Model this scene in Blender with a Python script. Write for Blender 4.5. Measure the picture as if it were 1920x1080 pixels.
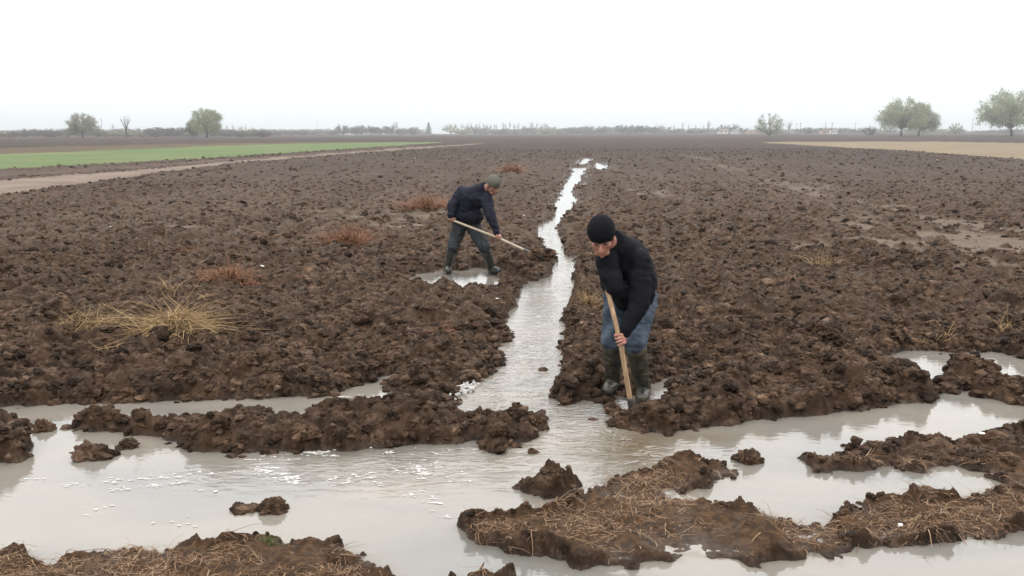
import bpy, bmesh, math, random
import numpy as np
from mathutils import Vector, Matrix

# ------------------------------------------------------------------ camera / world / light
sc = bpy.context.scene
for o in list(bpy.data.objects): bpy.data.objects.remove(o)
R = math.radians
F = 1663.0; H = 2.0; PITCH = math.atan(291.5 / F)
cd = bpy.data.cameras.new("camera"); cam = bpy.data.objects.new("camera", cd); sc.collection.objects.link(cam)
cam.location = (0, 0, H); cam.rotation_euler = (math.pi / 2 - PITCH, 0, 0)
cd.sensor_width = 36; cd.lens = F / 1920 * 36; cd.clip_start = .1; cd.clip_end = 9000
sc.camera = cam
sc.view_settings.view_transform = 'Standard'; sc.view_settings.look = 'None'
sc.view_settings.exposure = 0; sc.view_settings.gamma = 1

SUN_EL, SUN_AZ = R(48), R(205)
w = bpy.data.worlds.new("World"); sc.world = w; w.use_nodes = True
nt = w.node_tree; nt.nodes.clear()
out = nt.nodes.new('ShaderNodeOutputWorld'); bg = nt.nodes.new('ShaderNodeBackground')
sky = nt.nodes.new('ShaderNodeTexSky'); sky.sky_type = 'NISHITA'; sky.sun_disc = False
sky.sun_elevation = SUN_EL; sky.sun_rotation = SUN_AZ; sky.dust_density = 6; sky.air_density = 1.5
# overcast veil: CIE overcast distribution, brighter towards the zenith
tc = nt.nodes.new('ShaderNodeTexCoord'); sx = nt.nodes.new('ShaderNodeSeparateXYZ')
nt.links.new(tc.outputs['Generated'], sx.inputs[0])
mr = nt.nodes.new('ShaderNodeMapRange'); mr.inputs[1].default_value = 0; mr.inputs[2].default_value = 1
mr.inputs[3].default_value = .98; mr.inputs[4].default_value = 2.9
nt.links.new(sx.outputs[2], mr.inputs[0])
no = nt.nodes.new('ShaderNodeTexNoise'); no.inputs['Scale'].default_value = 2.2; no.inputs['Detail'].default_value = 3
nt.links.new(tc.outputs['Generated'], no.inputs['Vector'])
m2 = nt.nodes.new('ShaderNodeMapRange'); m2.inputs[3].default_value = .95; m2.inputs[4].default_value = 1.05
nt.links.new(no.outputs[0], m2.inputs[0])
mu = nt.nodes.new('ShaderNodeMath'); mu.operation = 'MULTIPLY'
nt.links.new(mr.outputs[0], mu.inputs[0]); nt.links.new(m2.outputs[0], mu.inputs[1])
ramp = nt.nodes.new('ShaderNodeValToRGB')
ramp.color_ramp.elements[0].position = 0; ramp.color_ramp.elements[0].color = (.93, 1.0, 1.04, 1)
ramp.color_ramp.elements[1].position = .25; ramp.color_ramp.elements[1].color = (1, 1, 1.0, 1)
nt.links.new(sx.outputs[2], ramp.inputs[0])
vm = nt.nodes.new('ShaderNodeVectorMath'); vm.operation = 'SCALE'
nt.links.new(ramp.outputs[0], vm.inputs[0]); nt.links.new(mu.outputs[0], vm.inputs['Scale'])
sk = nt.nodes.new('ShaderNodeVectorMath'); sk.operation = 'SCALE'; sk.inputs['Scale'].default_value = .012
nt.links.new(sky.outputs[0], sk.inputs[0])
ad = nt.nodes.new('ShaderNodeVectorMath'); ad.operation = 'ADD'
nt.links.new(vm.outputs[0], ad.inputs[0]); nt.links.new(sk.outputs[0], ad.inputs[1])
nt.links.new(ad.outputs[0], bg.inputs[0]); bg.inputs[1].default_value = 1.25
nt.links.new(bg.outputs[0], out.inputs[0])
ld = bpy.data.lights.new("sun", 'SUN'); ld.energy = .5; ld.angle = R(25); ld.color = (1, .97, .92)
lo = bpy.data.objects.new("sun", ld); sc.collection.objects.link(lo)
lo.rotation_euler = (math.pi / 2 - SUN_EL, 0, math.pi - SUN_AZ + math.pi)
try:
    sc.cycles.volume_step_rate = 10; sc.cycles.volume_max_steps = 64
except Exception: pass

# ------------------------------------------------------------------ pixel <-> world
cp, sp = math.cos(PITCH), math.sin(PITCH)
def ray(px, py):
    u = (px - 960) / F; v = (py - 540) / F
    return np.array([u, cp - v * sp, -sp - v * cp])
def G(px, py, h=0.0):
    d = ray(px, py); t = (h - H) / d[2]
    return np.array([d[0] * t, d[1] * t])
def P(px, py, Y):
    d = ray(px, py); t = Y / d[1]
    return Vector((d[0] * t, Y, H + d[2] * t))
def poly(pts): return np.array([G(*p) for p in pts])

# ------------------------------------------------------------------ helpers
def link(o): sc.collection.objects.link(o); return o
def tag(o, label=None, cat=None, group=None, kind=None):
    if label: o['label'] = label
    if cat: o['category'] = cat
    if group: o['group'] = group
    if kind: o['kind'] = kind
    return o
def empty(name, loc=(0, 0, 0), rz=0):
    o = bpy.data.objects.new(name, None); o.location = loc; o.rotation_euler = (0, 0, rz); o.empty_display_size = .2
    return link(o)
def mesh_np(name, V, Fc, mat=None, smooth=True, nper=None):
    """V (n,3); Fc (m,k) of one polygon size."""
    V = np.asarray(V, dtype=np.float32); Fc = np.asarray(Fc, dtype=np.int32)
    m = bpy.data.meshes.new(name)
    m.vertices.add(len(V)); m.vertices.foreach_set('co', V.ravel())
    k = Fc.shape[1]
    m.loops.add(Fc.size); m.loops.foreach_set('vertex_index', Fc.ravel())
    m.polygons.add(len(Fc)); m.polygons.foreach_set('loop_start', np.arange(0, Fc.size, k, dtype=np.int32))
    try: m.polygons.foreach_set('loop_total', np.full(len(Fc), k, dtype=np.int32))
    except Exception: pass
    m.polygons.foreach_set('use_smooth', np.full(len(Fc), smooth, dtype=bool))
    m.update(calc_edges=True)
    if mat: m.materials.append(mat)
    return m
def obj_np(name, V, Fc, mat, smooth=True, parent=None):
    o = link(bpy.data.objects.new(name, mesh_np(name, V, Fc, mat, smooth)))
    if parent: o.parent = parent
    return o
def fattr(o, name, arr):
    a = o.data.attributes.new(name, 'FLOAT', 'POINT'); a.data.foreach_set('value', np.asarray(arr, dtype=np.float32))
rng = np.random.default_rng(7)

# ------------------------------------------------------------------ numpy noise
def hsh(ix, iy, s):
    n = (ix.astype(np.int64) * 374761393 + iy.astype(np.int64) * 668265263 + s * 974711) & 0xffffffff
    n = ((n ^ (n >> 13)) * 1274126177) & 0xffffffff
    n = (n ^ (n >> 16)) & 0xffffffff
    return n.astype(np.float64) / 4294967295.0
def vn(x, y, s=0):
    ix = np.floor(x); iy = np.floor(y); fx = x - ix; fy = y - iy
    ux = fx * fx * (3 - 2 * fx); uy = fy * fy * (3 - 2 * fy)
    a = hsh(ix, iy, s); b = hsh(ix + 1, iy, s); c = hsh(ix, iy + 1, s); d = hsh(ix + 1, iy + 1, s)
    return (a + (b - a) * ux) * (1 - uy) + (c + (d - c) * ux) * uy
def fbm(x, y, s=0, o=3):
    t = 0; a = .5
    for i in range(o):
        t = t + a * vn(x, y, s + i * 17); x = x * 2.03 + 5.1; y = y * 2.03 + 1.7; a *= .5
    return t / (1 - .5 ** o)
def clodcell(x, y, s):
    """bumpy clods: max over neighbours of tilted facetted domes, 0..1"""
    ix = np.floor(x); iy = np.floor(y); best = np.zeros_like(x)
    for dx in (-1, 0, 1):
        for dy in (-1, 0, 1):
            cx = ix + dx; cy = iy + dy
            jx = cx + .15 + .7 * hsh(cx, cy, s); jy = cy + .15 + .7 * hsh(cx, cy, s + 1)
            rr = .45 + .5 * hsh(cx, cy, s + 2); hh = .25 + .75 * hsh(cx, cy, s + 3)
            ax = hsh(cx, cy, s + 4) * 6.283; ca = np.cos(ax); sa = np.sin(ax)
            u = (x - jx); v = (y - jy); p = (u * ca + v * sa) * 1.25; q = (-u * sa + v * ca) * .9
            d = (np.maximum(np.abs(p), np.abs(q)) * .55 + np.sqrt(p * p + q * q) * .45) / rr
            z = hh * np.clip((1 - d) * 2.2, 0, 1) ** .7 * (1 + .45 * p / rr)
            best = np.maximum(best, z)
    return best

# ------------------------------------------------------------------ shoreline outlines (photo pixels, assumed height)
W_MAIN = [(-300,775),(0,762),(100,757),(230,752),(330,750),(450,746),(560,743),(620,738),(665,725),(700,712),(738,699),(748,703),(728,730),(760,738),(800,745),(832,750),(858,742),
 (885,716),(915,706),(930,690),(938,668),(930,655),(945,640),(948,600),(960,570),(972,550),(978,532),(1000,525),(1030,519),(1032,500),(1040,488),(1030,476),(1016,468),(1012,445),(1004,424),
 (1034,412),(1040,395),(1036,383),(1050,366),(1056,348),(1066,336),(1074,325),(1074,315),(1100,314),(1092,328),(1086,342),(1076,356),(1074,366),(1086,372),(1068,395),(1058,410),(1044,427),(1058,452),(1068,478),(1082,505),(1082,515),
 (1075,525),(1084,560),(1064,590),(1068,620),(1062,650),(1052,680),(1062,692),(1046,720),(1034,745),(1050,757),(1100,750),(1135,752),(1140,765),(1160,790),(1200,806),(1250,811),(1300,803),(1340,797),(1400,788),(1450,783),(1520,777),(1600,768),
 (1660,765),(1740,748),(1750,738),(1722,722),(1700,706,.04),(1655,688,.04),(1640,676),(1690,657),(1730,658),(1765,659),(1800,660),(1832,657),(1870,660),(1920,672),(2300,690),(2300,1500),(-300,1500)]
W_MORE = [
 [(750,531,.03),(775,516),(800,511),(832,509),(870,505),(905,501),(925,508),(950,521),(940,530,.03),(905,546,.03),(870,541,.03),(845,536,.03),(800,532,.03)],
 [(1140,748),(1165,735),(1200,742),(1225,713),(1262,702),(1268,735),(1240,760),(1190,769),(1150,766)],
 [(1112,309),(1122,305),(1130,309),(1140,313),(1133,318),(1120,318)],
 [(1084,308),(1094,297),(1106,297),(1104,303),(1094,309)],
]
# (outline, crest height)
LAND = [
 ([(150,802),(205,810),(270,812),(330,832),(385,850),(470,850),(540,842),(620,845),(690,834),(760,834),(840,832),(905,824),(928,848),(960,842),(1005,815),(1014,788),(1000,770,.1),(985,762,.1),(940,772,.1),(900,768,.1),(862,768,.1),(852,752,.05),(842,736),(800,744,.05),
   (780,757,.1),(740,752,.1),(680,758,.1),(640,762,.1),(600,766,.1),(530,769,.1),(480,767,.1),(440,762,.1),(400,764,.1),(370,760,.1),(330,772,.1),(290,785,.07),(240,775,.06),(190,777,.06),(160,786,.04)], .095),
 ([(-300,782,.08),(18,784,.08),(44,803,.04),(40,840),(30,868),(-300,885)], .13),
 ([(963,914),(1000,894,.05),(1045,887,.05),(1092,905,.02),(1080,926),(1020,936),(980,926)], .045),
 ([(874,988),(892,972,.04),(1000,957,.04),(1060,942,.04),(1085,925,.03),(1110,903,.03),(1150,880,.05),(1200,866,.08),(1240,857,.08),(1300,846,.09),(1350,845,.09),(1377,864,.06),(1382,885),(1350,905),(1290,925),(1268,937),
   (1400,946,.03),(1450,952,.03),(1530,966,.03),(1570,948,.04),(1650,934,.05),(1720,928,.05),(1800,926,.04),(1878,912,.02),(1850,895),(1790,878),(1740,888),(1690,882),(1640,880),(1600,887),(1530,885),(1495,872),(1483,858),
   (1495,852,.02),(1560,848,.05),(1600,830,.08),(1640,800,.1),(1665,787,.16),(1690,790,.16),(1712,808,.1),(1780,811,.08),(1850,794,.1),(1900,773,.12),(1960,768,.12),(2300,790,.1),(2300,975),(1920,1000),(1860,1006),(1780,1016),(1700,1022),(1640,1024),(1600,1034),(1560,1052),
   (1450,1058),(1300,1052),(1200,1064),(1160,1078),(1100,1074),(1080,1052),(990,1042),(940,1031),(893,1012)], .034),
 ([(-300,1035),(0,1046),(60,1051),(150,1032,.03),(260,1014,.03),(330,1014,.04),(450,1002,.04),(560,996,.04),(640,998,.04),(662,1018,.01),(655,1040),(700,1052),(735,1075),(745,1110),(600,1300),(-300,1500)], .036),
 ([(838,1085),(850,1068,.02),(880,1072),(910,1084),(960,1092),(900,1120)], .04),
 ([(1753,737),(1765,702,.05),(1790,672,.09),(1838,670,.09),(1870,694,.05),(1868,707),(1884,722),(1850,728),(1790,739)], .09),
 ([(1840,742),(1890,722,.06),(1960,705,.08),(2300,700,.08),(2300,765),(1960,768),(1900,758)], .07),
 ([(1690,704),(1700,694,.03),(1716,697,.03),(1722,708),(1705,712)], .07),
 # ridge of thrown-up mud to the right of the near man
 ([(1160,790),(1200,806),(1250,811),(1300,803),(1400,788),(1520,777),(1660,765),(1740,748),(1752,738),(1726,722,.05),(1690,710,.08),(1640,695,.12),(1560,685,.15),(1480,705,.13),(1380,718,.12),(1300,714,.1),(1268,742,.05),(1225,768,.03),(1180,772)], .095),
 # bank left of the near man
 ([(1034,745),(1050,757),(1100,750),(1133,752),(1140,700,.1),(1120,600,.12),(1085,590,.1),(1068,620),(1062,650),(1052,680),(1062,692),(1046,720)], .13),
 # heap in front of the far man
 ([(930,520),(980,522),(1028,518),(1034,500),(1020,480,.15),(985,476,.15),(950,490,.1)], .2),
]
def sdist(x, y, pg, marg):
    """signed distance to polygon (positive inside), clipped to +-marg"""
    n = len(pg); d = np.full(x.shape, marg * marg); ins = np.zeros(x.shape, bool)
    for i in range(n):
        ax, ay = pg[i]; bx, by = pg[(i + 1) % n]
        c = (ay > y) != (by > y)
        if by != ay: ins ^= c & (x < (bx - ax) * (y - ay) / (by - ay) + ax)
        ex, ey = bx - ax, by - ay; L = ex * ex + ey * ey + 1e-12
        t = np.clip(((x - ax) * ex + (y - ay) * ey) / L, 0, 1)
        dd = (x - ax - t * ex) ** 2 + (y - ay - t * ey) ** 2
        d = np.minimum(d, dd)
    return np.where(ins, 1, -1) * np.sqrt(d)
PW = [poly(W_MAIN)] + [poly(p) for p in W_MORE]
PL = [(poly(p), h) for p, h in LAND]

# far field strips
Z_PATH = [(-500,458),(0,373),(200,340),(420,308),(560,296),(700,285),(905,270),(905,269.3),(720,281),(500,298),(300,317),(0,342),(-500,395)]
Z_STRIP = [(-500,372),(0,333),(150,325),(300,313),(450,302),(600,290),(700,281.5),(800,272),(700,279.5),(600,287),(450,298),(300,308),(150,318),(0,323),(-500,355)]
Z_GREEN = [(-500,352),(0,319),(100,313),(250,304),(380,297),(500,289),(640,280),(780,270.5),(830,267.3),(780,267),(560,269.2),(400,274),(200,282),(0,290),(-500,306)]
Z_STRAW = [(-500,306),(0,290),(200,282),(400,274),(560,269.2),(780,267),(700,266.6),(560,267.3),(300,271),(0,279),(-500,292)]
Z_DRY = [(1430,268),(1550,274.5),(1700,283),(1800,290),(1920,300),(2500,350),(2500,273),(1920,269),(1760,266.3),(1600,266.3),(1430,267.2)]
ZP = [poly(z) for z in (Z_PATH, Z_STRIP, Z_GREEN, Z_STRAW, Z_DRY)]
def inpoly(x, y, pg):
    ins = np.zeros(x.shape, bool); n = len(pg)
    for i in range(n):
        ax, ay = pg[i]; bx, by = pg[(i + 1) % n]
        if by == ay: continue
        ins ^= ((ay > y) != (by > y)) & (x < (bx - ax) * (y - ay) / (by - ay) + ax)
    return ins
def zones(x, y):
    z = np.zeros(x.shape, int)
    wx = x + (vn(x * .35, y * .35, 61) - .5) * (.3 + y * .012); wy = y + (vn(x * .5, y * .35, 62) - .5) * (.3 + y * .012)
    far = y > 22
    for i, pg in enumerate(ZP):
        b = np.zeros(x.shape, bool); b[far] = inpoly(wx[far], wy[far], pg); z[b & (z == 0)] = i + 1
    return z

SILT = [poly(p) for p in (
 [(1680,452),(1760,440),(1860,432),(1870,445),(1920,455),(2000,465),(2000,500),(1920,492),(1830,480),(1760,470),(1700,462)],
 [(1325,306),(1350,310),(1405,322),(1400,328),(1350,316),(1320,309)],
 [(1600,375),(1680,392),(1700,402),(1640,398)], [(600,400),(640,398),(650,412),(610,415)], [(760,410),(820,403),(838,412),(800,425),(770,425)],
 [(690,405),(760,430),(700,440),(660,420)], [(1500,345),(1560,352),(1600,365),(1560,362)], [(590,520),(650,522),(640,538),(600,536)],
 [(1270,291),(1300,293),(1345,300),(1340,304),(1290,297)], [(1420,336),(1480,345),(1560,366),(1620,384),(1600,388),(1530,372),(1460,352)], [(1690,404),(1790,420),(1900,446),(1890,452),(1780,432),(1690,412)],
 [(1560,452),(1660,462),(1800,488),(1930,512),(1920,520),(1790,502),(1650,476),(1560,462)], [(1180,352),(1230,360),(1290,380),(1280,384),(1220,370)], [(330,430),(420,424),(430,436),(350,440)],
 [(1590,420),(1640,415),(1700,440),(1640,440)], [(1450,470),(1530,462),(1580,480),(1500,490)])]

FEET = [(*(G(1205, 757)), .17), (*(G(1148, 742)), .17), (*(G(1190, 778)), .17), (*(G(1215, 775)), .12), (*(G(838, 514)), .22), (*(G(922, 515)), .24)]
HOLES = [(G(292, 655), .08, .13), (G(325, 668), .07, .13), (G(362, 676), .07, .13), (G(1405, 650), .09, .10), (G(1530, 640), .07, .09), (G(1395, 745), .05, .08), (G(640, 640), .06, .08), (G(1100, 480), .05, .05)]
def terrain(x, y, detail=True):
    """returns height, shore distance, silt"""
    x = np.asarray(x, float); y = np.asarray(y, float)
    w1 = .07 + .035 * np.clip(5.6 - y, 0, 1) + np.clip(y - 8, 0, 30) * .004
    wx = x + (fbm(x * 7, y * 7, 3, 4) - .5) * 2.4 * w1; wy = y + (fbm(x * 7, y * 7, 9, 4) - .5) * 2.4 * w1
    M = 1.2
    sdf = np.full(x.shape, M)
    def part(pg, fn):
        nonlocal sdf
        lo_ = pg.min(0) - M; hi = pg.max(0) + M
        b = (wx > lo_[0]) & (wx < hi[0]) & (wy > lo_[1]) & (wy < hi[1])
        if b.any(): fn(b, sdist(wx[b], wy[b], pg, M))
    def f(b, s): sdf[b] = np.minimum(sdf[b], -s)
    for pg in PW: part(pg, f)
    n1 = fbm(x * .7, y * .7, 21, 3)
    hm = .075 + .08 * (n1 - .5) + .03 * np.exp(-np.clip(y - 6, 0, 99) / 2.0)
    hm = np.where(y > 20, hm * np.clip(1 - (y - 20) / 60, .45, 1), hm)
    s = .07 + .012 * np.clip(y - 6, 0, 60)
    h = np.where(sdf > 0, hm * (1 - np.exp(-sdf / s)), -.16 * (1 - np.exp(sdf / .12)))
    allsd = sdf.copy(); rough = np.ones(x.shape); grassy = np.zeros(x.shape)
    for pg, hh in PL:
        lo_ = pg.min(0) - M; hi = pg.max(0) + M
        b = (wx > lo_[0]) & (wx < hi[0]) & (wy > lo_[1]) & (wy < hi[1])
        if not b.any(): continue
        sd = sdist(wx[b], wy[b], pg, M) - (.035 if hh < .07 else 0)
        hv = hh * (.75 + .6 * (fbm(x[b] * 2.2, y[b] * 2.2, 33, 2) - .3))
        hi_ = np.where(sd > 0, hv * (1 - np.exp(-sd / (.16 if hh < .07 else .09))), -.16 * (1 - np.exp(sd / .12)))
        h[b] = np.maximum(h[b], hi_); allsd[b] = np.maximum(allsd[b], sd)
        if hh in (.034, .036, .04):
            g = np.zeros(x.shape); g[b] = np.clip(sd / .05, 0, 1); grassy = np.maximum(grassy, g)
    # the ragged ridge tops in the right foreground stay cloddy
    px_, _ = G(1500, 860); rr = (y > 4.95) & (x > .2)
    grassy = grassy * np.where(rr, np.clip((5.25 - y) / .3, 0, 1), 1)
    zone = zones(x, y)
    rough = np.clip((allsd + .035) / .06, 0, 1)
    rough = rough * (1 - .72 * grassy) * np.where(zone > 0, .06, 1)
    rough = rough * np.clip(1.05 - (y - 12) / 40, .55, 1)
    for fx, fy, fr_ in FEET: rough = rough * (1 - .9 * np.exp(-((x - fx) / fr_) ** 2 - ((y - fy) / fr_) ** 2))
    silt = np.zeros(x.shape)
    for pg in SILT:
        lo_ = pg.min(0) - 2; hi = pg.max(0) + 2; b = (x > lo_[0]) & (x < hi[0]) & (y > lo_[1]) & (y < hi[1])
        if b.any():
            q = sdist(x[b] + (fbm(x[b] * 2, y[b] * 2, 5) - .5) * 2.2, y[b] + (fbm(x[b] * 2, y[b] * 1.2, 6) - .5) * 4, pg, 1.5) - .4 * np.clip(fbm(x[b] * 3, y[b] * 1.5, 66, 4) * 2 - .85, 0, 1)
            silt[b] = np.maximum(silt[b], np.clip(q / .25 + .4, 0, 1))
    rough = rough * (1 - .85 * silt); h = h + .02 * silt
    if detail:
        ax = x + (vn(x * 9, y * 9, 71) - .5) * .07; ay = y + (vn(x * 9, y * 9, 72) - .5) * .07
        big = clodcell(ax / .36, ay / .36, 100); nbig = np.clip(fbm(x * .9, y * .9, 44, 2) * 2 - .5, 0, 1)
        fu = (x - .09 * y) / .62 + (fbm(x * .8, y * .5, 150, 2) - .5) * 1.3
        fur = (1 - np.abs(np.sin(fu * 3.1416))) ** 1.3 * (.3 + 1.1 * vn(x * .9, y * .35, 151))
        rd = 1 - np.abs(fbm(x * 2.1, y * 1.7, 152, 3) - .5) * 4
        c = (.04 + .075 * nbig) * big + .09 * (fur - .4) + .05 * np.clip(rd, -.5, 1)
        c = c + .05 * clodcell(ax / .16 + 9, ay / .16, 200)
        near = y < 34
        c2 = np.zeros(x.shape)
        c2[near] = .028 * clodcell(ax[near] / .07, ay[near] / .07 + 5, 300)
        nn = y < 12
        c2[nn] += .012 * clodcell(ax[nn] / .032, ay[nn] / .032 + 5, 400) + .012 * (vn(x[nn] * 60, y[nn] * 60, 7) - .5)
        h = h + rough * (c + c2 - .04)
        gb = grassy > 0
        h[gb] += grassy[gb] * (.05 * (fbm(x[gb] * 9, y[gb] * 9, 91, 3) - .5) + .022 * clodcell(x[gb] / .13, y[gb] / .11, 95) - .012 + .014 * (vn(x[gb] * 45, y[gb] * 45, 92) - .5))
    for fx, fy, fr_ in FEET:
        wgt = np.exp(-((x - fx) / fr_) ** 4 - ((y - fy) / fr_) ** 4); h = h * (1 - wgt) + .008 * wgt
    for (fx, fy), fr_, dp_ in HOLES:
        h = h - dp_ * np.exp(-((x - fx) / fr_) ** 4 - ((y - fy) / (fr_ * .7)) ** 4)
    # path ruts, bank between the strips
    h = np.where(zone == 1, .06 + .03 * np.sin(x * 1.2 + y * .5) * (vn(x * .4, y * .2, 5)), h)
    h = np.where((zone == 2), .05, h); h = np.where(zone == 3, .03 + .05 * vn(x * .6, y * .4, 8), h)
    # long swell far away, rising slightly to the right
    u = np.clip((y - 150) / 300, 0, 3)
    h = h + u * (.15 + .5 * np.clip(x / 150, -.6, 1)) * .9 * np.clip(u, 0, 1)
    return h, allsd, silt, grassy, zone, n1

# ------------------------------------------------------------------ materials
def mat(name, base, rough=.8, spec=.3, noise=None, bump=None, col2=None, scale=20, detail=6, attr=None, metal=0, stretch=None):
    m = bpy.data.materials.new(name); m.use_nodes = True; t = m.node_tree; n = t.nodes; b = n['Principled BSDF']
    b.inputs['Base Color'].default_value = (*base, 1); b.inputs['Roughness'].default_value = rough
    b.inputs['Specular IOR Level'].default_value = spec; b.inputs['Metallic'].default_value = metal
    co = n.new('ShaderNodeTexCoord'); vec = co.outputs['Object']
    if stretch:
        mp = n.new('ShaderNodeMapping'); mp.inputs['Scale'].default_value = stretch; t.links.new(vec, mp.inputs[0]); vec = mp.outputs[0]
    if col2:
        x = n.new('ShaderNodeTexNoise'); x.inputs['Scale'].default_value = scale; x.inputs['Detail'].default_value = detail
        t.links.new(vec, x.inputs['Vector'])
        r = n.new('ShaderNodeValToRGB'); r.color_ramp.elements[0].position = .35; r.color_ramp.elements[1].position = .65
        r.color_ramp.elements[0].color = (*base, 1); r.color_ramp.elements[1].color = (*col2, 1)
        t.links.new(x.outputs[0], r.inputs[0]); t.links.new(r.outputs[0], b.inputs['Base Color'])
    if bump:
        x = n.new('ShaderNodeTexNoise'); x.inputs['Scale'].default_value = bump[0]; x.inputs['Detail'].default_value = 5
        t.links.new(vec, x.inputs['Vector'])
        bp = n.new('ShaderNodeBump'); bp.inputs['Strength'].default_value = bump[1]; bp.inputs['Distance'].default_value = bump[2]
        t.links.new(x.outputs[0], bp.inputs['Height']); t.links.new(bp.outputs[0], b.inputs['Normal'])
    return m

def soil_material(name, has_attr):
    m = bpy.data.materials.new(name); m.use_nodes = True; t = m.node_tree; n = t.nodes; L = t.links; b = n['Principled BSDF']
    geo = n.new('ShaderNodeNewGeometry'); pos = geo.outputs['Position']
    def noise(s, d=5, r=.6):
        x = n.new('ShaderNodeTexNoise'); x.inputs['Scale'].default_value = s; x.inputs['Detail'].default_value = d; x.inputs['Roughness'].default_value = r
        L.new(pos, x.inputs['Vector']); return x.outputs[0]
    def rmp(f, stops):
        r = n.new('ShaderNodeValToRGB'); e = r.color_ramp.elements
        e[0].position, e[0].color = stops[0][0], (*stops[0][1], 1); e[1].position, e[1].color = stops[-1][0], (*stops[-1][1], 1)
        for p_, c_ in stops[1:-1]: q = e.new(p_); q.color = (*c_, 1)
        L.new(f, r.inputs[0]); return r.outputs[0]
    def mix(f, a, c, bl='MIX'):
        x = n.new('ShaderNodeMix'); x.data_type = 'RGBA'; x.blend_type = bl
        if isinstance(f, float): x.inputs[0].default_value = f
        else: L.new(f, x.inputs[0])
        for sck, v in ((x.inputs[6], a), (x.inputs[7], c)):
            if isinstance(v, tuple): sck.default_value = (*v, 1)
            else: L.new(v, sck)
        return x.outputs[2]
    c = rmp(noise(14, 8, .65), [(.32, (.0115, .0068, .0041)), (.5, (.037, .0230, .0150)), (.66, (.085, .0575, .0405))])
    c = mix(rmp(noise(1.1, 3), [(.42, (0, 0, 0)), (.62, (.55, .55, .55))]), c, (.039, .0235, .0152))
    c = mix(rmp(noise(3.1, 4), [(.55, (0, 0, 0)), (.7, (.6, .6, .6))]), c, (.021, .0135, .0098))
    c = mix(1.0, c, rmp(noise(4.5, 6, .7), [(.34, (.55, .55, .57)), (.66, (1.55, 1.5, 1.42))]), 'MULTIPLY')
    c = mix(rmp(noise(70, 2), [(.66, (0, 0, 0)), (.72, (.6, .6, .6))]), c, (.085, .06, .04))
    rg = rmp(noise(6, 4), [(.4, (.62, .62, .62)), (.62, (.95, .95, .95))])
    if has_attr:
        def at(nm):
            a = n.new('ShaderNodeAttribute'); a.attribute_name = nm; return a.outputs['Fac']
        fm = n.new('ShaderNodeMath'); fm.operation = 'MULTIPLY'; fm.inputs[1].default_value = .7; L.new(at('furrow'), fm.inputs[0]); c = mix(fm.outputs[0], c, (.078, .056, .041))
        c = mix(at('silt'), c, (.095, .070, .052))
        c = mix(at('grassy'), c, mix(rmp(noise(22, 6), [(.4, (0, 0, 0)), (.6, (1, 1, 1))]), (.036, .023, .015), (.075, .043, .023)))
        wet = at('wet')
        c = mix(wet, c, mix(1.0, c, (.7, .7, .72), 'MULTIPLY'))
        rg = mix(wet, rg, (.38, .38, .38)); sl = n.new('ShaderNodeMapRange'); sl.inputs[3].default_value = .06; sl.inputs[4].default_value = .28; L.new(wet, sl.inputs[0]); L.new(sl.outputs[0], b.inputs['Specular IOR Level'])
        c = mix(at('dryland'), c, mix(rmp(noise(.05, 5), [(.4, (0, 0, 0)), (.6, (1, 1, 1))]), (.030, .0175, .0118), (.019, .0115, .0083)))
    if not has_attr:
        hs_ = n.new('ShaderNodeHueSaturation'); mp_ = n.new('ShaderNodeMapRange'); mp_.inputs[3].default_value = .42; mp_.inputs[4].default_value = 1.7
        L.new(geo.outputs['Random Per Island'], mp_.inputs[0]); L.new(mp_.outputs[0], hs_.inputs['Value']); L.new(c, hs_.inputs['Color']); c = hs_.outputs[0]
    L.new(c, b.inputs['Base Color']); L.new(rg, b.inputs['Roughness']); b.inputs['Specular IOR Level'].default_value = .08
    bp = n.new('ShaderNodeBump'); bp.inputs['Strength'].default_value = .9; bp.inputs['Distance'].default_value = .012
    L.new(noise(55, 6, .7), bp.inputs['Height']); L.new(bp.outputs[0], b.inputs['Normal'])
    return m
M_soil = soil_material('soil', True)
M_clod = soil_material('soil_clod', False)
M_path = mat('trodden_earth', (.165, .128, .104), .95, .05, col2=(.115, .088, .07), scale=.5, bump=(8, .5, .02))
M_strip = mat('earth_strip', (.085, .060, .047), .95, .05, col2=(.045, .031, .024), scale=.6)
M_green = mat('young_crop', (.045, .085, .017), .9, .2, col2=(.085, .10, .032), scale=.10)
M_straw = mat('pale_stubble', (.095, .070, .044), .95, .05, col2=(.055, .042, .028), scale=.15)
M_dry = mat('dry_field', (.15, .112, .062), .9, .2, col2=(.115, .082, .05), scale=.09)

# ------------------------------------------------------------------ ground sheet
NX, NEARR = 1340, 980
a0, a1 = math.atan(H / 2.75), math.atan(H / 110.0)
Y1 = H / np.tan(np.linspace(a0, a1, NEARR))
Y2 = 110 * (1700 / 110.) ** (np.linspace(0, 1, 90)[1:])
YY = np.concatenate([Y1, Y2]); SS = np.linspace(-.67, .67, NX); FO = 2.4
Yg, Sg = np.meshgrid(YY, SS, indexing='ij'); Xg = (Yg + FO) * Sg
h, sd, silt, grs, zn, n1 = terrain(Xg.ravel(), Yg.ravel())
V = np.stack([Xg.ravel(), Yg.ravel(), h], 1)
nr = len(YY); idx = np.arange(nr * NX).reshape(nr, NX)
FQ = np.stack([idx[:-1, :-1], idx[:-1, 1:], idx[1:, 1:], idx[1:, :-1]], -1).reshape(-1, 4)
zf = zn[FQ].max(1)
def submesh(name, sel, m, extraV=None, extraF=None):
    f_ = FQ[sel]; used = np.unique(f_); rmap = np.full(len(V), -1); rmap[used] = np.arange(len(used))
    VV = V[used]; FF = rmap[f_]
    if extraV is not None:
        FF = np.vstack([FF, np.asarray(extraF) + len(VV)]); VV = np.vstack([VV, extraV])
    o = obj_np(name, VV, FF, m); return o, used
B = 1700
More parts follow.
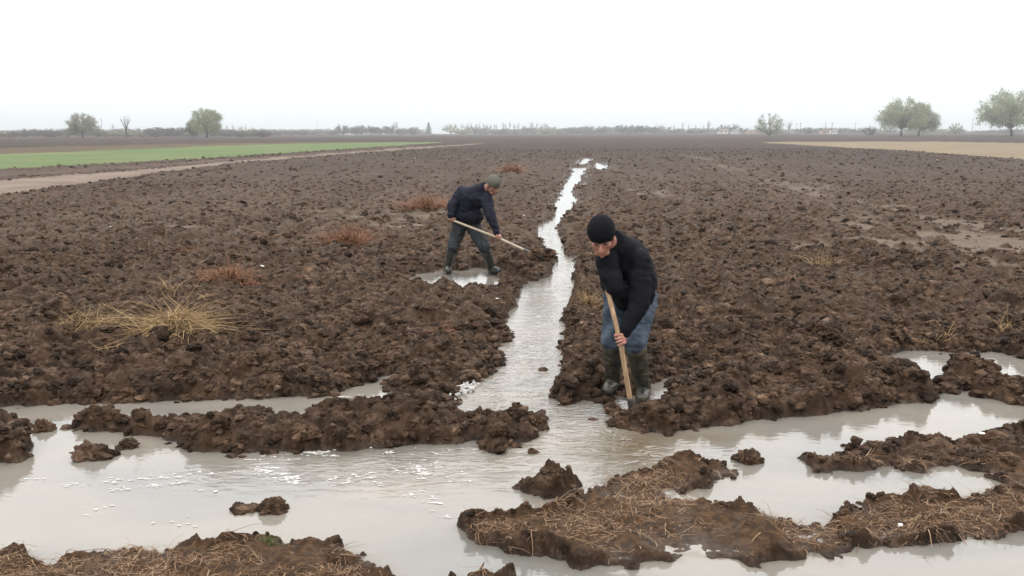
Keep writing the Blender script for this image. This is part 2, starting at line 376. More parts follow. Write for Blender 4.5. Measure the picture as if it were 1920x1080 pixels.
ex = [(-B, -B, -.3), (B, -B, -.3), (B, 2.75, -.3), (-B, 2.75, -.3), (-B, 2.75, -.3), (-.67 * 5.15, 2.75, -.3), (-.67 * 1702.4, 1700, -.5), (-B, 1700, -.5),
      (B, 2.75, -.3), (B, 1700, -.5), (.67 * 1702.4, 1700, -.5), (.67 * 5.15, 2.75, -.3)]
og, used = submesh('ground', zf == 0, M_soil, np.array(ex), [(0, 1, 2, 3), (4, 5, 6, 7), (8, 9, 10, 11)])
tag(og, 'wet brown ploughed field with rough clods and low mud banks', kind='structure')
pad = lambda a: np.concatenate([a[used], np.zeros(12)])
fattr(og, 'silt', pad(silt)); fattr(og, 'grassy', pad(grs))
_x, _y = Xg.ravel(), Yg.ravel(); _fu = (_x - .09 * _y) / .62 + (fbm(_x * .8, _y * .5, 150, 2) - .5) * 1.3
fattr(og, 'furrow', pad(np.clip((1 - np.abs(np.sin(_fu * 3.1416))) ** 1.3 * 1.2 * np.clip(vn(_x * .6, _y * .12, 171) * 2 - .6, 0, 1) * np.clip((_y - 8) / 8, 0, 1) * np.clip(1 - (_y - 60) / 60, 0, 1), 0, 1)))
fattr(og, 'wet', pad(np.clip(1 - (h - .0) / .035, 0, 1) * (sd < .6)))
fattr(og, 'dryland', pad(np.clip((Yg.ravel() - 25) / 90, 0, 1) * .9))
for k, nm, m, lb in ((1, 'path', M_path, 'pale trodden dirt track along the left side of the field'), (2, 'path', M_strip, 'narrow bare earth strip beside the green crop')):
    o, _ = submesh(nm, zf == k, m); tag(o, lb, kind='structure')
o, _ = submesh('grass', zf == 3, M_green); tag(o, 'strip of short green young crop on the left', 'grass', kind='stuff')
o, _ = submesh('stubble', zf == 4, M_straw); tag(o, 'pale dry stubble strip behind the green crop', 'stubble', kind='stuff')
o, _ = submesh('stubble', zf == 5, M_dry); tag(o, 'dry yellowish stubble field on the far right', 'stubble', kind='stuff')

# ------------------------------------------------------------------ water
def water_material():
    m = bpy.data.materials.new('muddy_water'); m.use_nodes = True; t = m.node_tree; n = t.nodes; L = t.links; b = n['Principled BSDF']
    geo = n.new('ShaderNodeNewGeometry')
    mp = n.new('ShaderNodeMapping'); mp.inputs['Scale'].default_value = (.8, 1.6, 1); L.new(geo.outputs['Position'], mp.inputs[0])
    x = n.new('ShaderNodeTexNoise'); x.inputs['Scale'].default_value = .9; x.inputs['Detail'].default_value = 4; x.inputs['Distortion'].default_value = .6
    L.new(mp.outputs[0], x.inputs['Vector'])
    r = n.new('ShaderNodeValToRGB'); e = r.color_ramp.elements
    e[0].position = .3; e[0].color = (.132, .127, .115, 1); e[1].position = .7; e[1].color = (.19, .166, .139, 1)
    L.new(x.outputs[0], r.inputs[0])
    at = n.new('ShaderNodeAttribute'); at.attribute_name = 'turbid'
    mx = n.new('ShaderNodeMix'); mx.data_type = 'RGBA'; L.new(at.outputs['Fac'], mx.inputs[0]); L.new(r.outputs[0], mx.inputs[6])
    mx.inputs[7].default_value = (.095, .072, .045, 1); L.new(mx.outputs[2], b.inputs['Base Color'])
    b.inputs['Roughness'].default_value = .04; b.inputs['IOR'].default_value = 1.52; b.inputs['Specular IOR Level'].default_value = .5
    fl = n.new('ShaderNodeAttribute'); fl.attribute_name = 'flow'
    w1 = n.new('ShaderNodeTexNoise'); w1.inputs['Scale'].default_value = 9; w1.inputs['Detail'].default_value = 4; w1.inputs['Distortion'].default_value = 1.2
    mp2 = n.new('ShaderNodeMapping'); mp2.inputs['Scale'].default_value = (.6, 1.5, 1); L.new(geo.outputs['Position'], mp2.inputs[0]); L.new(mp2.outputs[0], w1.inputs['Vector'])
    st = n.new('ShaderNodeMapRange'); st.inputs[3].default_value = .04; st.inputs[4].default_value = .95; L.new(fl.outputs['Fac'], st.inputs[0])
    bp = n.new('ShaderNodeBump'); bp.inputs['Distance'].default_value = .05
    L.new(st.outputs[0], bp.inputs['Strength']); L.new(w1.outputs[0], bp.inputs['Height']); L.new(bp.outputs[0], b.inputs['Normal'])
    return m
M_water = water_material()
wy = H / np.tan(np.linspace(math.atan(H / 2.7), math.atan(H / 75.), 420)); ws = np.linspace(-.72, .72, 440)
WY, WS = np.meshgrid(wy, ws, indexing='ij'); WX = (WY + FO) * WS
wi = np.arange(WY.size).reshape(WY.shape)
WF = np.stack([wi[:-1, :-1], wi[:-1, 1:], wi[1:, 1:], wi[1:, :-1]], -1).reshape(-1, 4)
wx_, wy_ = WX.ravel(), WY.ravel()
def blob(px, py, rx, ry=None):
    c = G(px, py); ry = ry or rx
    return np.exp(-((wx_ - c[0]) / rx) ** 2 - ((wy_ - c[1]) / ry) ** 2)
flow = np.clip(blob(1010, 690, .35, 1.1) + blob(1010, 760, .5, .5) + .6 * blob(1060, 600, .35, 1.5) + .5 * blob(830, 860, .9, .25) + .7 * blob(1130, 840, .35, .3) + .12 * blob(1040, 480, .5, 5) + .35 * blob(700, 900, 1.2, .25), 0, 1)
turb = np.clip(blob(1190, 845, .28, .3) + .45 * blob(1290, 820, .5, .12) + .3 * blob(620, 850, .6, .1), 0, 1)
tr = terrain(wx_, wy_, False)
turb = np.clip(turb + .55 * np.exp(np.minimum(tr[1], 0) / .035) * (tr[1] < .05), 0, 1)
wz = .011 * flow * (vn(wx_ * 9, wy_ * 14, 3) + vn(wx_ * 21, wy_ * 30, 4) * .5 - .75)
ow = obj_np('water', np.stack([wx_, wy_, wz], 1), WF, M_water)
fattr(ow, 'flow', flow); fattr(ow, 'turbid', turb)
tag(ow, 'milky brown irrigation water flooding the ditch and foreground', kind='structure')

# foam flecks
M_foam = mat('foam', (.47, .455, .43), .8, .15)
_t = M_foam.node_tree; _n = _t.nodes.new('ShaderNodeTexNoise'); _n.inputs['Scale'].default_value = 30; _n.inputs['Detail'].default_value = 4
_c = _t.nodes.new('ShaderNodeTexCoord'); _t.links.new(_c.outputs['Object'], _n.inputs['Vector']); _m = _t.nodes.new('ShaderNodeMapRange')
_m.inputs[1].default_value = .38; _m.inputs[2].default_value = .62; _m.inputs[3].default_value = .25; _m.inputs[4].default_value = .95
_t.links.new(_n.outputs[0], _m.inputs[0]); _t.links.new(_m.outputs[0], _t.nodes['Principled BSDF'].inputs['Alpha'])
fv, ff = [], []; c0 = 0
fr = random.Random(3)
def foam(px, py, r, asp=2.5, ht=.002):
    global c0
    g = G(px, py); k = 12; base = c0; rot = fr.uniform(-.25, .25)
    ph = [fr.uniform(0, 6.28) for _ in range(3)]
    ring = []
    for s_, z_ in ((1, .003), (.72, .003 + ht)):
        for i in range(k):
            a = i / k * 2 * math.pi
            rr = r * s_ * (1 + .35 * math.sin(2 * a + ph[0]) + .22 * math.sin(3 * a + ph[1]) + .15 * math.sin(5 * a + ph[2]))
            u, v_ = rr * math.cos(a) * asp, rr * math.sin(a)
            fv.append((g[0] + u * math.cos(rot) - v_ * math.sin(rot), g[1] + u * math.sin(rot) + v_ * math.cos(rot), z_))
    fv.append((g[0], g[1], .004 + ht)); c0 += 2 * k + 1
    for i in range(k):
        j = (i + 1) % k
        ff.append((base + i, base + j, base + k + j)); ff.append((base + i, base + k + j, base + k + i)); ff.append((base + k + i, base + k + j, base + 2 * k))
for (xa, ya, xb, yb, nn_, r_, sp_) in [(110,912,500,880,26,.012,5),(60,900,90,900,3,.01,3),(480,880,560,905,26,.016,14),(560,850,700,835,12,.014,6),(470,860,620,850,14,.013,7),(620,905,820,870,26,.012,10),(780,880,800,890,16,.016,9),
        (700,850,900,845,14,.011,7),(630,900,720,910,8,.012,5),(760,920,830,945,10,.012,10),(150,950,420,985,10,.009,20),(800,960,900,985,7,.009,15),(200,920,380,900,14,.014,4),
        (940,720,1010,650,26,.011,22),(960,640,1060,560,22,.010,16),(1000,620,1040,600,16,.012,8),(880,740,1000,740,14,.01,10),(1130,800,1180,830,9,.008,10),(1010,480,1060,515,14,.016,8),(640,745,800,742,12,.01,5),(780,870,880,900,10,.01,12),(340,905,400,925,4,.012,10)]:
    for i in range(int(nn_ * 1.8)):
        t_ = fr.random(); foam(xa + (xb - xa) * t_ + fr.gauss(0, 6), ya + (yb - ya) * t_ + fr.gauss(0, sp_ * .5), r_ * fr.choice((.35, .5, .7, 1)) * fr.uniform(.5, 1), fr.uniform(1.3, 3.5))
for i in range(150):
    _q = fr.gauss(0, 1); foam(868 + 11 * _q, fr.gauss(733 - 5 * _q, 4.5), fr.uniform(.007, .016), 1.1, fr.uniform(.01, .03))
o = obj_np('foam', fv, ff, M_foam); tag(o, 'white foam flecks drifting on the muddy water', 'foam', kind='stuff')

# ------------------------------------------------------------------ clods
def ico(sub):
    bm = bmesh.new(); bmesh.ops.create_icosphere(bm, subdivisions=sub, radius=1)
    v = np.array([q.co[:] for q in bm.verts]); f_ = np.array([[q.index for q in p.verts] for p in bm.faces]); bm.free(); return v, f_
def n3(p, s): return (vn(p[:, 0] + p[:, 2] * .7 + 31, p[:, 1] - p[:, 2] * .6 + 17, s) + vn(p[:, 1] + 3.1 - p[:, 0] * .5, p[:, 2] + p[:, 0] * .3 + 9, s + 5)) / 2
def clod_shape(v, r, am=1.0):
    v = v.copy(); d = np.ones(len(v))
    for _ in range(r.integers(5, 9)):       # planar cuts make broken faces
        nrm = r.normal(size=3); nrm /= np.linalg.norm(nrm); k = r.uniform(.55, .85)
        dp = v @ nrm; cut = dp > k; v[cut] -= np.outer(dp[cut] - k, nrm) * .85
    s = int(r.integers(1000))
    ln = np.linalg.norm(v, axis=1, keepdims=True); u = v / ln
    v = v * (1 + .5 * (n3(u * 2.3, s) - .5)[:, None] + .62 * am * (n3(u * 5, s + 3) - .5)[:, None] + .42 * am * (n3(u * 11, s + 4) - .5)[:, None] + .25 * am * (n3(u * 22, s + 7) - .5)[:, None])
    return v * np.array([1, r.uniform(.65, 1), r.uniform(.5, .85)])
def scatter_clods(n, sub, ya, yb, smin, smax, seed, zlift, shore=None):
    r = np.random.default_rng(seed)
    y = np.sqrt(r.uniform(ya ** 2, yb ** 2, n)); x = (y + FO) * r.uniform(-.64, .64, n)
    hh, s_, si, gr, z_, nn_ = terrain(x, y)
    keep = (s_ > -.03) & (z_ == 0) & (r.random(n) > gr * (.86 if smax < .08 else 1.1)) & (r.random(n) > si * .9) & (hh > -.03) & (r.random(n) > .5 * (y > 20))
    for fx, fy, fr_ in FEET: keep &= np.hypot(x - fx, y - fy) > fr_ * .9
    if shore: keep = (s_ > shore[0]) & (s_ < shore[1]) & (z_ == 0) & (r.random(n) > gr * .93) & (r.random(n) < np.where(s_ < -.02, .12, 1)); hh = np.maximum(hh, -.012)
    x, y, hh, s_ = x[keep], y[keep], hh[keep], s_[keep]; n = len(x)
    size = (smin + (smax - smin) * r.random(n) ** 3.2) * (1 if shore else np.where(s_ < .06, .7, 1)) * np.where(y < 5.25, .6, 1)
    protos = [clod_shape(ico(sub)[0], r, .55 if smax > .12 else 1.0) for _ in range(14)]; fc = ico(sub)[1]
    pv = np.stack(protos); k = pv.shape[1]
    q = pv[r.integers(0, 14, n)] * size[:, None, None]
    a = r.uniform(0, 6.283, n); b_ = r.uniform(-.6, .6, n)
    ca, sa, cb, sb = np.cos(a)[:, None], np.sin(a)[:, None], np.cos(b_)[:, None], np.sin(b_)[:, None]
    X, Y_, Z = q[..., 0], q[..., 1], q[..., 2]
    Y_, Z = Y_ * cb - Z * sb, Y_ * sb + Z * cb
    X, Y_ = X * ca - Y_ * sa, X * sa + Y_ * ca
    VV = np.stack([X + x[:, None], Y_ + y[:, None], Z + hh[:, None] + size[:, None] * zlift], -1).reshape(-1, 3)
    FF = (fc[None] + (np.arange(n) * k)[:, None, None]).reshape(-1, 3)
    return VV, FF
parts = [scatter_clods(620, 4, 5.3, 9.5, .055, .15, 21, -.3), scatter_clods(4200, 3, 8, 24, .05, .16, 22, -.25), scatter_clods(64000, 2, 4.0, 9.5, .009, .055, 8, .1, (-.07, .09)), scatter_clods(24000, 1, 9, 26, .012, .07, 9, .1, (-.05, .12)), scatter_clods(8600, 3, 4.2, 8.8, .010, .075, 1, -.1), scatter_clods(29000, 2, 4.5, 15, .008, .055, 2, -.1),
         scatter_clods(34000, 1, 12, 36, .015, .085, 3, -.1), scatter_clods(30000, 1, 28, 110, .04, .18, 4, -.15)]
VV, FF, c_ = [], [], 0
for v_, f_ in parts: VV.append(v_); FF.append(f_ + c_); c_ += len(v_)
o = obj_np('soil_clods', np.vstack(VV), np.vstack(FF), M_clod, False)
tag(o, 'loose brown soil clods strewn over the ploughed field', 'soil clods', kind='stuff')

# single lumps that stand out of the water
def lump(name, px0, px1, ytop, ybase, label, seed, cat='mud clod', squash=1.0, cluster=0, z0=0.0):
    r = np.random.default_rng(seed); cx = (px0 + px1) / 2; g = G(cx, ybase)
    dist = math.hypot(g[1], H); wdt = (px1 - px0) / F * dist * .5; hgt = (ybase - ytop) / F * dist * .9
    v, f_ = ico(4); v = clod_shape(v, r); ext = np.abs(v).max(0)
    v = v / ext * np.array([wdt, wdt * .75, hgt * 1.0]); VVs = [v]; FFs = [f_]; n = len(v)
    for i in range(cluster):
        w2, f2 = ico(3); w2 = clod_shape(w2, r) * wdt * r.uniform(.12, .4); an = r.uniform(0, 6.28); rad = r.uniform(.4, 1.05)
        w2 = w2 + np.array([math.cos(an) * wdt * rad, math.sin(an) * wdt * .7 * rad, r.uniform(0, .7) * hgt * (1.15 - rad)])
        VVs.append(w2); FFs.append(f2 + n); n += len(w2)
    v = np.vstack(VVs); v[:, 2] = np.maximum(v[:, 2], -.06)
    o = obj_np(name, v, np.vstack(FFs), M_clod, False); o.location = (g[0], g[1] + wdt * .7, z0)
    tag(o, label, cat, 'mud lumps standing in the flood water'); return o
lump('mud_clod', 50, 98, 782, 812, 'rounded dark clod at the water edge, far left beside the left bank', 1, cluster=3)
lump('mud_clod', 116, 206, 833, 868, 'broad reddish mud lump alone in the water in front of the long ridge', 2, cluster=12)
lump('mud_clod', 480, 533, 936, 966, 'small mud lump in open water with a low tail to its left', 3, cluster=9)
lump('mud_clod', 425, 480, 950, 964, 'thin low tail of mud crumbs left of the lump in open water', 4, cluster=12)
lump('mud_clod', 1376, 1436, 842, 874, 'dark angular clod off the tip of the ridge in the right flood', 5, cluster=10)
lump('mud_clod', 984, 1014, 839, 852, 'small smooth clod in the water below the ridge end', 6)
lump('mud_clod', 206, 256, 822, 845, 'scatter of tiny crumbs between the broad lump and the long ridge', 7, cluster=7)
lump('mud_clod', 1718, 1775, 918, 932, 'flat dark clod at the edge of the narrow right pool', 8, cluster=6)
lump('mud_clod', 1720, 1742, 738, 750, 'small clod at the end of the thrown-up ridge on the right', 9, cluster=2)
lump('mud_clod', 1576, 1588, 832, 838, 'tiny clod in the water by the peaked right bank', 10)
lump('mud_clod', 195, 225, 1036, 1044, 'tiny clod near the green tuft on the front left bank', 12)
lump('mud_clod', 1098, 1124, 786, 789, 'flat wet stone just under the stream surface', 15)
lump('mud_clod', 1740, 1760, 724, 735, 'lone clod between the water arms at right', 16)
lump('mud_clod', 1008, 1030, 690, 696, 'small dark clod breaking the stream near the foam', 17)
for i, (a, b_, c, d) in enumerate([(640,830,655,650),(0,0,0,0)][:0]): pass

# ------------------------------------------------------------------ straw / dead grass blades
def blades(base, direc, length, width, curl, seg=4, seed=0):
    """ribbons: base (n,3), direc unit (n,3), curl: how much the blade bends down"""
    r = np.random.default_rng(seed); n = len(base)
    side = np.cross(direc, np.array([0, 0, 1.0])) + r.normal(size=(n, 3)) * .15
    side /= np.linalg.norm(side, axis=1, keepdims=True) + 1e-9
    bend = r.normal(size=(n, 3)); bend[:, 2] = -np.abs(bend[:, 2]); bend /= np.linalg.norm(bend, axis=1, keepdims=True)
    kk = r.normal(size=(n, 3)) * .09
    vs = []
    for i in range(seg + 1):
        t_ = i / seg
        c = base + direc * (length * t_)[:, None] + kk * (length * math.sin(t_ * 5.5))[:, None] + bend * (length * curl * t_ * t_)[:, None]
        wv = side * (width * (1 - .75 * t_) * .5)[:, None]
        up = np.cross(side, direc) * (width * .35 * (1 - .75 * t_))[:, None]
        vs += [c - wv, c + up, c + wv]
    Vb = np.stack(vs, 1); k = Vb.shape[1]; fs = []
    for i in range(seg):
        a = i * 3; fs += [(a, a + 1, a + 4, a + 3), (a + 1, a + 2, a + 5, a + 4)]
    Fb = (np.array(fs)[None] + (np.arange(n) * k)[:, None, None]).reshape(-1, 4)
    return Vb.reshape(-1, 3), Fb
def rdir(n, r, up0, up1):
    a = r.uniform(0, 6.283, n); e = np.radians(r.uniform(up0, up1, n))
    return np.stack([np.cos(a) * np.cos(e), np.sin(a) * np.cos(e), np.sin(e)], 1)
def blade_mat(name, c1, c2, c3):
    m = bpy.data.materials.new(name); m.use_nodes = True; t = m.node_tree; n = t.nodes; b = n['Principled BSDF']
    g = n.new('ShaderNodeNewGeometry'); r = n.new('ShaderNodeValToRGB'); e = r.color_ramp.elements
    e[0].color = (*c1, 1); e[1].color = (*c3, 1); q = e.new(.5); q.color = (*c2, 1)
    t.links.new(g.outputs['Random Per Island'], r.inputs[0]); t.links.new(r.outputs[0], b.inputs['Base Color'])
    b.inputs['Roughness'].default_value = .75; b.inputs['Specular IOR Level'].default_value = .25; return m
M_redgrass = blade_mat('dead_red_grass', (.05, .026, .015), (.13, .07, .038), (.24, .165, .10))
M_strawb = blade_mat('straw_blades', (.17, .105, .045), (.32, .215, .10), (.12, .075, .035))
M_redbush = blade_mat('red_weed', (.10, .042, .022), (.20, .085, .042), (.15, .085, .045))
M_greenb = blade_mat('green_blades', (.05, .065, .02), (.08, .09, .03), (.10, .085, .04))

r = np.random.default_rng(5)
# tangle on the two front banks
n = 170000; y = np.sqrt(r.uniform(3.3 ** 2, 5.6 ** 2, n)); x = (y + FO) * r.uniform(-.62, .62, n)
hh, s_, si, gr, z_, nn_ = terrain(x, y)
dens = fbm(x * 2.6, y * 2.6, 77, 3)
keep = (gr > .3) & (hh > .005) & (r.random(n) < np.clip((dens - .40) * 7, .03, 1)); x, y, hh = x[keep], y[keep], hh[keep]; n = len(x)
L_ = r.uniform(.025, .11, n) * (.6 + .8 * r.random(n) ** 2)
v1, f1 = blades(np.stack([x, y, hh - .004], 1), rdir(n, r, -8, 32), L_, r.uniform(.003, .0075, n), .7, 4, 1)
o = obj_np('dead_grass', v1, f1, M_redgrass); tag(o, 'orange-brown dead grass and roots matted over the front banks', 'dead grass', kind='stuff')
# straw bits over the field and ridges
n = 36000; y = np.exp(r.uniform(math.log(4.6), math.log(34), n)); x = (y + FO) * r.uniform(-.62, .62, n)
hh, s_, si, gr, z_, nn_ = terrain(x, y)
dens = fbm(x * .9, y * .9, 177, 3)
keep = (s_ > .03) & (z_ == 0) & (gr < .3) & (hh > .01) & (r.random(n) < np.clip((dens - .38) * 3.2, .05, 1) * np.clip(26 / y, 0, 1)); x, y, hh = x[keep], y[keep], hh[keep]; n = len(x)
v1, f1 = blades(np.stack([x, y, hh + .012], 1), rdir(n, r, -8, 35), r.uniform(.03, .15, n) * np.clip(y / 12, .6, 1.6), r.uniform(.0025, .0055, n) * np.clip(y / 9, .7, 2.4), .4, 3, 2)
M_bits = blade_mat('straw_bits', (.09, .055, .032), (.19, .14, .09), (.11, .05, .03))
o = obj_np('straw', v1, f1, M_bits); tag(o, 'scattered bits of straw and roots lying on the clods', 'straw', kind='stuff')

def tuft(name, px, py, wpx, hpx, nb, m, label, cat, seed, up=(10, 75), curl=.7, wd=.004, group=None):
    g = G(px, py); dist = math.hypot(g[1], H); wdt = wpx / F * dist; hg = hpx * (1.15 if m is M_strawb else 1.35) / F * dist; nb = int(nb * 1.6); wd = wd * 1.15; wdt = max(wdt * 1.1, .05)
    rr = np.random.default_rng(seed); gz = float(terrain(np.array([g[0]]), np.array([g[1]]))[0][0])
    bx = np.clip(rr.normal(size=nb) * .17, -.33, .33) * wdt; by = np.clip(rr.normal(size=nb) * .1, -.2, .2) * wdt
    hz = terrain(bx + g[0], by + g[1])[0] - gz
    d = rdir(nb, rr, *up); d[:, 0] += bx / wdt * .9; d += rr.normal(size=d.shape) * .12; d /= np.linalg.norm(d, axis=1, keepdims=True)
    v, f_ = blades(np.stack([bx, by, hz - .01], 1), d, rr.uniform(.35, 1.1, nb) * hg, rr.uniform(.6, 1.2, nb) * wd, curl, 6, seed)
    o = obj_np(name, v, f_, m); o.location = (g[0], g[1], gz); tag(o, label, cat, group)
TG = 'tufts of uprooted straw on the field'; RG = 'low red weeds on the field'
tuft('straw_tuft', 328, 655, 165, 60, 800, M_strawb, 'large golden straw tuft arching over dark holes on the left', 'straw tuft', 1, (30, 88), 1.5, .0095, TG)
tuft('straw_tuft', 180, 650, 120, 60, 130, M_strawb, 'spiky pale straw tuft just left of the large golden one', 'straw tuft', 2, (35, 88), .9, .007, TG)
tuft('straw_tuft', 92, 645, 50, 32, 26, M_strawb, 'small bent straw wisp at far left of the field', 'straw tuft', 3, (10, 60), .8, .008, TG)
tuft('straw_tuft', 325, 575, 60, 48, 20, M_strawb, 'thin grey straw sprig behind the large golden tuft', 'straw tuft', 4, (30, 80), .5, .007, TG)
tuft('straw_tuft', 392, 582, 60, 26, 20, M_strawb, 'low pale sprig right behind the large golden tuft', 'straw tuft', 5, (5, 50), .5, .007, TG)
tuft('straw_tuft', 1108, 600, 46, 44, 55, M_strawb, 'yellow straw tuft on the bank left of the bent man in jeans', 'straw tuft', 6, (35, 85), .5, .006, TG)
tuft('straw_tuft', 1545, 512, 70, 48, 34, M_strawb, 'slanting straw tuft in the middle of the right field', 'straw tuft', 7, (30, 75), .4, .008, TG)
tuft('straw_tuft', 1765, 655, 60, 36, 22, M_strawb, 'star-shaped straw tuft above the right flood pool', 'straw tuft', 8, (5, 60), .4, .007, TG)
tuft('straw_tuft', 1880, 645, 30, 44, 12, M_strawb, 'upright straw stalks near the right edge above the pool', 'straw tuft', 9, (50, 88), .3, .007, TG)
tuft('straw_tuft', 1275, 625, 60, 26, 16, M_strawb, 'few straw stalks right of the bent man in jeans', 'straw tuft', 10, (5, 45), .4, .006, TG)
tuft('straw_tuft', 200, 690, 80, 34, 20, M_strawb, 'broken pinkish straw below the spiky tuft on the left', 'straw tuft', 11, (5, 45), .4, .007, TG)
tuft('straw_tuft', 1480, 555, 90, 22, 34, M_redbush, 'reddish stem litter left of the slanting straw tuft', 'straw tuft', 12, (5, 35), .3, .007, TG)
tuft('red_weed', 655, 470, 110, 44, 420, M_redbush, 'largest rust-red weed patch between the men and left tuft', 'weed', 21, (10, 70), .6, .010, RG)
tuft('red_weed', 435, 548, 120, 40, 340, M_redbush, 'rust-red weed patch with a white scrap at its right end', 'weed', 22, (15, 70), .6, .009, RG)
tuft('red_weed', 797, 400, 95, 38, 340, M_redbush, 'orange-red weed patch behind the man in the striped cap', 'weed', 23, (10, 60), .6, .014, RG)
tuft('red_weed', 960, 324, 46, 22, 240, M_redbush, 'distant red weed patch above the striped cap', 'weed', 24, (10, 60), .6, .022, RG)
tuft('red_weed', 345, 490, 55, 18, 60, M_redbush, 'small red weed behind the left rust-red patch', 'weed', 26, (10, 60), .6, .008, RG)
tuft('red_weed', 575, 545, 60, 16, 40, M_redbush, 'thin red sprigs right of the white scrap', 'weed', 27, (10, 50), .6, .007, RG)
tuft('red_weed', 815, 665, 70, 26, 70, M_redbush, 'pinkish root litter near the foot of the left stream bank', 'weed', 28, (5, 40), .6, .006, RG)
tuft('red_weed', 1010, 402, 10, 8, 20, M_redbush, 'tiny red sprig at the left edge of the far ditch', 'weed', 29, (10, 60), .6, .01, RG)
tuft('green_tuft', 505, 1030, 50, 14, 90, M_greenb, 'small green grass tuft on the front left bank', 'grass tuft', 31, (25, 80), .5, .004)
tuft('green_tuft', 70, 1058, 80, 11, 90, M_greenb, 'faint green grass at the lower left corner by the water', 'grass tuft', 32, (25, 80), .5, .004)

# white scraps lying about
M_white = mat('white_scrap', (.72, .70, .68), .6, .3)
def scrap(px, py, s, label, seed):
    r_ = np.random.default_rng(seed); g = G(px, py); gz = float(terrain(np.array([g[0]]), np.array([g[1]]))[0][0])
    v, f_ = ico(3); v = clod_shape(v, r_); v = v * (1 + .5 * (n3(v * 3, seed) - .5))[:, None] * np.array([1, .7, .55]) * s * .75
    o = obj_np('litter', v, f_, M_white); o.location = (g[0], g[1], gz + s * .3 + .012); tag(o, label, 'litter', 'white scraps lying on the soil')
scrap(1838, 842, .028, 'crumpled white scrap on the right bank by the pool', 1)
scrap(493, 527, .035, 'white scrap at the right end of the rust-red weed patch', 2)
scrap(1484, 712, .018, 'tiny white scrap on the ridge right of the bent man in jeans', 3)
scrap(932, 583, .022, 'tiny white scrap on the left stream bank', 4)
scrap(1228, 592, .02, 'small pale chip beside the knee of the man in jeans', 5)
scrap(208, 440, .03, 'tiny white fleck on the far left of the field', 6)
scrap(1312, 908, .014, 'white fleck on the peninsula of the right flood', 7)
scrap(1688, 1000, .02, 'pale scrap on the front right bank', 8)
scrap(1686, 1000, .012, 'second pale crumb touching the scrap on the front right bank', 9)
scrap(474, 430, .03, 'white fleck left of the largest rust-red weed', 10)
scrap(1312, 423, .03, 'white fleck right of the black beanie in the field', 11)
scrap(982, 411, .035, 'white fleck on the soil right of the man in the striped cap', 12)

# ------------------------------------------------------------------ solid-part toolkit for people and tools
def rcone(p0, r0, p1, r1, seg=20, flat=None):
    """closed round-ended cone between two points"""
    p0, p1 = np.array(p0, float), np.array(p1, float); ax = p1 - p0; Ln = np.linalg.norm(ax); ax = ax / (Ln + 1e-9)
    a = np.array([0, 0, 1.0]) if abs(ax[2]) < .9 else np.array([1.0, 0, 0])
    u = np.cross(ax, a); u /= np.linalg.norm(u); v = np.cross(ax, u); rings = []
    K = 5
    for i in range(K + 1):
        t_ = math.pi / 2 * (1 - i / K); rings.append((p0 - ax * r0 * math.sin(t_), max(r0 * math.cos(t_), 1e-4)))
    for i in range(K + 1):
        t_ = math.pi / 2 * i / K; rings.append((p1 + ax * r1 * math.sin(t_), max(r1 * math.cos(t_), 1e-4)))
    V_, F_ = [], []
    for c, rr in rings:
        for j in range(seg):
            th = 2 * math.pi * j / seg; V_.append(c + (u * math.cos(th) + v * math.sin(th)) * rr)
    for i in range(len(rings) - 1):
        for j in range(seg):
            k = (j + 1) % seg; F_.append((i * seg + j, i * seg + k, (i + 1) * seg + k, (i + 1) * seg + j))
    m_ = len(V_); V_.append(rings[0][0]); V_.append(rings[-1][0])
    for j in range(seg):
        k = (j + 1) % seg; F_.append((m_, k, j, j)); F_.append((m_ + 1, (len(rings) - 1) * seg + j, (len(rings) - 1) * seg + k, (len(rings) - 1) * seg + k))
    return np.array(V_), [tuple(dict.fromkeys(f)) for f in F_]
def ellip(c, rad, rot=None, sub=3):
    v, f_ = ico(sub); v = v * np.array(rad)
    if rot is not None: v = v @ np.array(rot).T
    return v + np.array(c), [tuple(q) for q in f_]
def solid(name, shapes, voxel, m, parent, smooth=3, wrinkle=None, clip=None):
    vs, fs, n = [], [], 0
    for v, f_ in shapes:
        vs += [tuple(q) for q in v]; fs += [tuple(i + n for i in q) for q in f_]; n += len(v)
    me = bpy.data.meshes.new(name); me.from_pydata(vs, [], fs); me.update()
    bm = bmesh.new(); bm.from_mesh(me); bmesh.ops.recalc_face_normals(bm, faces=bm.faces); bm.to_mesh(me); bm.free()
    o = bpy.data.objects.new(name, me); link(o)
    md = o.modifiers.new('r', 'REMESH'); md.mode = 'VOXEL'; md.voxel_size = voxel; md.use_smooth_shade = True
    if smooth:
        sm = o.modifiers.new('s', 'SMOOTH'); sm.factor = .5; sm.iterations = smooth
    dg = bpy.context.evaluated_depsgraph_get(); dg.update()
    me2 = bpy.data.meshes.new_from_object(o.evaluated_get(dg)); o.modifiers.clear(); o.data = me2; bpy.data.meshes.remove(me)
    if wrinkle:
        amp, sc_, sx_ = wrinkle
        nv = len(me2.vertices); co = np.empty(nv * 3, np.float32); me2.vertices.foreach_get('co', co); co = co.reshape(-1, 3).astype(float)
        no_ = np.empty(nv * 3, np.float32); me2.vertices.foreach_get('normal', no_); no_ = no_.reshape(-1, 3)
        q = co * sc_; q = q * np.array(sx_); q = q + (n3(q * .7, 9) - .5)[:, None] * 1.5
        rid = 1 - np.abs(n3(q, 3) - .5) * 4; d = amp * (rid * .8 + (n3(q * 2.1, 8) - .5) * .9)
        co = co + no_ * d[:, None]; me2.vertices.foreach_set('co', co.astype(np.float32).ravel()); me2.update()
    me2.materials.clear(); me2.materials.append(m)
    for p_ in me2.polygons: p_.use_smooth = True
    me2.name = name
    if parent:
        o.parent = parent; o.matrix_parent_inverse = Matrix.Translation(-Vector(parent.location))
    return o
def nz(v): v = np.array(v, float); return v / np.linalg.norm(v)
